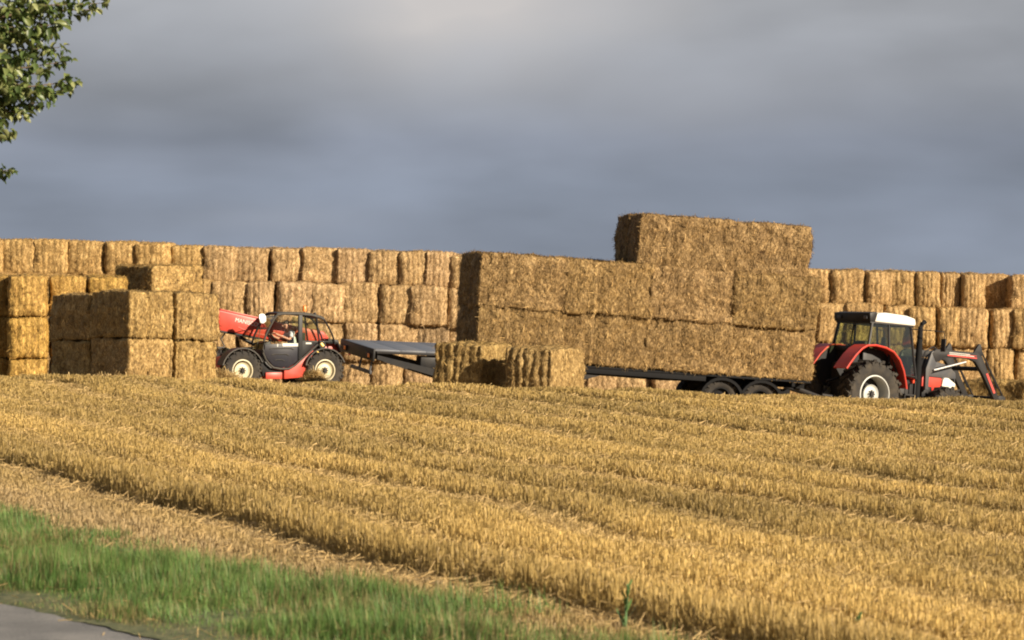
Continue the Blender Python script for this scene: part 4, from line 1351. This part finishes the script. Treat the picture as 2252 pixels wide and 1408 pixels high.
def heap(cx, cy, rx, ry, h, n, label):
    a = rng.random(n) * 2 * math.pi; r = np.sqrt(rng.random(n))
    x = cx + np.cos(a) * r * rx; y = cy + np.sin(a) * r * ry
    prof = (1 - r ** 2)
    z = ground(x, y) + prof * h * (0.6 + .5 * rng.random(n)) + .02
    L = rng.uniform(.08, .25, n); az = rng.random(n) * 2 * math.pi; tl_ = rng.normal(0.1, .4, n); wd = rng.uniform(.006, .012, n)
    dx, dy, dz = np.cos(az) * np.cos(tl_) * L, np.sin(az) * np.cos(tl_) * L, np.sin(tl_) * L
    qx, qy = -np.sin(az) * wd, np.cos(az) * wd
    v = np.empty((n, 4, 3))
    v[:, 0] = np.stack([x - qx, y - qy, z], 1); v[:, 1] = np.stack([x + qx, y + qy, z + wd], 1)
    v[:, 2] = np.stack([x + qx + dx, y + qy + dy, z + wd + dz], 1); v[:, 3] = np.stack([x - qx + dx, y - qy + dy, z + dz], 1)
    t = np.array([.58, .42, .19])[None] * rng.uniform(.6, 1.2, n)[:, None]
    o = bpy.data.objects.new('straw_heap', arrays_mesh('straw_heap', v.reshape(-1, 3), np.arange(n * 4), np.full(n, 4), M['stalk'], np.repeat(t, 4, 0)))
    link(o); tag(o, label, 'straw', None, 'stuff')


for px, Yq, rx, ry, h, n, lab in ((690, 103.8, .45, .45, .50, 2500, 'heap of loose straw before the telehandler rear wheel'),
                                  (486, 101.0, .7, .6, .42, 3500, 'heap of loose straw before the telehandler front wheel'),
                                  (235, 91.0, 1.9, .8, .34, 6000, 'loose straw at the foot of the front left stack'),
                                  (2190, 88, 2.2, 1.0, .35, 6000, 'loose straw round the loader tool at the right edge')):
    heap((px - 1126) / F * Yq, Yq, rx, ry, h, n, lab)

# ------------------------------------------------------------------ weeds


def weed(px, py_base, h, n, label, seed):
    # ground point under the pixel
    best = None
    for yy in np.arange(24, 60, .1):
        xx = (px - 1126) / F * yy
        pyy = HOR + (EYE - gz(xx, yy)) / yy * F
        if pyy <= py_base:
            best = (xx, yy); break
    rs = random.Random(seed)
    x0, y0 = best
    root = empty('weed', Matrix.Translation((x0, y0, gz(x0, y0))), label, 'weed')
    mb = MB()
    mb.tube([(0, 0, 0), (.01, 0, h * .5), (.04, 0, h)], [.008, .006, .003], 5)
    mb.build('stem', M['weedm'], root)
    for k in range(n):
        t = (k + .5) / n
        a = rs.uniform(0, 2 * math.pi); ln = h * rs.uniform(.25, .5) * (1.1 - .7 * t); z = h * t * .92
        d = Vector((math.cos(a), math.sin(a), 0)); s = Vector((-d.y, d.x, 0)) * .014
        p0 = Vector((.03 * t, 0, z)); p1 = p0 + d * ln * .35 + Vector((0, 0, ln * .6)); p2 = p0 + d * ln * .6 + Vector((0, 0, ln * .95))
        lb = MB()
        vs = [lb.bm.verts.new(q) for q in (p0 - s * .4, p0 + s * .4, p1 + s, p2, p1 - s)]
        lb.bm.faces.new((vs[0], vs[1], vs[2], vs[4])); lb.bm.faces.new((vs[4], vs[2], vs[3]))
        lb.build('leaf', M['weedm'], root)


M['weedm'] = simple('weed_green', (0.10, 0.19, 0.06), .55, var=.3, nscale=20)
weed(1375, 1398, .42, 14, 'tall green weed standing in the stubble near the bottom edge', 3)
weed(196, 1215, .22, 8, 'small green weed poking above the grass at left', 5)
weed(1885, 1395, .16, 9, 'small grey green weed low in the stubble, bottom right', 6)
weed(800, 1225, .15, 8, 'small dark weed in the furrow shadow left of centre', 8)

# ------------------------------------------------------------------ tree at the left
TX, TY = -7.9, 40.0
troot = empty('roadside_tree', Matrix.Translation((TX, TY, gz(TX, TY))), 'leafy green roadside tree reaching in at the top left corner', 'tree')
g0 = gz(TX, TY)


def lw(px, py, Y):
    p = at(px, py, Y)
    return p - Vector((TX, TY, g0))


trunk = MB()
trunk.tube([(0, 0, -.1), (.03, .02, 1.2), (0, .05, 2.6), (-.05, 0, 4.2), (.05, .05, 6.0), (0, 0, 7.8)], [.24, .19, .165, .13, .09, .03], 12)
trunk.build('trunk', M['bark'], troot)
targets = [(228, 8, 40), (205, 22, 40.2), (150, 48, 39.8), (120, 30, 40.4), (132, 105, 40.1), (150, 135, 40), (158, 180, 39.9), (140, 200, 40.2), (95, 225, 40.1), (60, 245, 39.9), (30, 250, 40.3),
           (28, 292, 40.0), (26, 374, 39.9), (60, 120, 39.6), (40, 190, 40.4), (90, 160, 40.2), (30, 60, 39.7), (80, 20, 40.2), (15, 150, 39.5), (70, 75, 40), (110, 75, 40.1), (10, 220, 40.1), (105, 195, 39.8),
           (160, -60, 40), (230, -120, 40.3), (60, -80, 39.8), (160, -200, 40.5)]
rs = random.Random(4)
segs = []
br = MB()
for (px, py, Y) in targets:
    tip = lw(px, py, Y)
    z0 = max(2.2, min(7.0, tip.z + rs.uniform(-.8, .1)))
    st = Vector((0, 0, z0))
    mid = st.lerp(tip, .5) + Vector((rs.uniform(-.15, .15), rs.uniform(-.3, .3), rs.uniform(-.1, .22)))
    m2 = st.lerp(tip, .8) + Vector((rs.uniform(-.08, .08), rs.uniform(-.1, .1), rs.uniform(-.02, .10)))
    br.tube([st, mid, m2, tip], [.035, .018, .009, .004], 6)
    segs.append((m2.lerp(mid, .35), m2, tip, 1))
for k in range(90):
    a = rs.uniform(0, 2 * math.pi); e = rs.uniform(-.35, 1.2); rr = rs.uniform(1.8, 3.1)
    tip = Vector((math.cos(a) * math.cos(e) * rr, math.sin(a) * math.cos(e) * rr, 5.9 + math.sin(e) * rr * .95))
    # keep the free branches from poking into view beyond the outline
    w_ = tip + Vector((TX, TY, g0))
    pxx = 1126 + w_.x / w_.y * F
    pyy = HOR - (w_.z - EYE) / w_.y * F
    if pxx > -20 and pyy > -30: continue
    st = Vector((0, 0, max(2.4, tip.z - rr * .6)))
    mid = st.lerp(tip, .55) + Vector((0, 0, .15))
    br.tube([st, mid, tip], [.045, .02, .005], 5)
    segs.append((mid, st.lerp(tip, .8), tip, 0))
br.build('branches', M['bark'], troot)


def leaf_geo(L, cup, seed):
    """serrated leaf with a midrib fold: 8 vertices"""
    wv = L * .27
    return [(0, 0, 0), (L * .28, wv, cup), (L * .28, -wv, cup), (L * .62, wv * .92, cup * 1.1), (L * .62, -wv * .92, cup * 1.1), (L * .30, 0, 0), (L * .64, 0, -.002), (L * 1.0, 0, -cup * .6)]


LF = [(0, 5, 1), (0, 2, 5), (5, 6, 3, 1), (5, 2, 4, 6), (6, 7, 3), (6, 4, 7)]
leafs = []
for (p0, p1, p2, vis) in segs:
    nl = 105 if vis else 200
    cen = None
    for k in range(nl):
        if vis:
            if k % 8 == 0:
                t = 1 - (k / nl) ** .9
                cen = p0.lerp(p1, t * 2) if t < .5 else p1.lerp(p2, (t - .5) * 2)
                cen = cen + Vector((rs.gauss(0, .10), rs.gauss(0, .28), rs.gauss(-.03, .09))) * (1.05 - .95 * t)
            leafs.append((cen + Vector((rs.gauss(0, .035), rs.gauss(0, .06), rs.gauss(0, .03))), vis))
            continue
        t = rs.random()
        c = p0.lerp(p1, t * 2) if t < .5 else p1.lerp(p2, (t - .5) * 2)
        spread = .15 if vis else .34
        c = c + Vector((rs.gauss(0, spread), rs.gauss(0, spread * 1.6), rs.gauss(-.01, spread * .8))) * (1.0 - .45 * t)
        leafs.append((c, vis))
lmeshes = []
GRE = [(.095, .140, .038), (.17, .205, .065), (.065, .10, .03), (.27, .29, .12)]
for q in range(6):
    L = .11 + .007 * q
    vv = np.array(leaf_geo(L, .014 + .003 * q, q))
    cc = np.tile(np.array(GRE[q % 4]), (8, 1))
    lmeshes.append(arrays_mesh('leaf', vv, [i for f_ in LF for i in f_], [len(f_) for f_ in LF], M['leafm'], cc, smooth=True))


def leaf_mat(c):
    d = Vector((rs.gauss(0.25, .6), rs.gauss(0, .6), rs.gauss(-.55, .45))).normalized()
    return Matrix.Translation(c) @ d.to_track_quat('X', 'Z').to_matrix().to_4x4() @ Matrix.Rotation(rs.gauss(0, .8), 4, 'X')


vis_l = []; rest = []
for c, vis in leafs:
    w_ = c + Vector((TX, TY, g0))
    pxx = 1126 + w_.x / w_.y * F; pyy = HOR - (w_.z - EYE) / w_.y * F
    (vis_l if (-5 < pxx < 300 and -5 < pyy < 420) else rest).append(c)
rs.shuffle(vis_l)
vis_l.sort(key=lambda c: c.y)
for c in vis_l[:298]:
    o = bpy.data.objects.new('leaf', lmeshes[rs.randrange(6)]); link(o, troot)
    o.matrix_local = leaf_mat(c)
V = []; FFl = []; LTl = []; T = []
for c in vis_l[298:] + rest:
    mtx = leaf_mat(c)
    k = len(V)
    L = rs.uniform(.08, .125)
    colr = GRE[rs.randrange(4)]; bb = rs.uniform(.8, 1.2)
    for q in leaf_geo(L, .018, 0):
        V.append(tuple(mtx @ Vector(q))); T.append(tuple(x * bb for x in colr))
    for f_ in LF:
        FFl += [i + k for i in f_]; LTl.append(len(f_))
o = bpy.data.objects.new('foliage', arrays_mesh('foliage', V, FFl, LTl, M['leafm'], np.array(T), smooth=True)); link(o, troot)
o['kind'] = 'stuff'
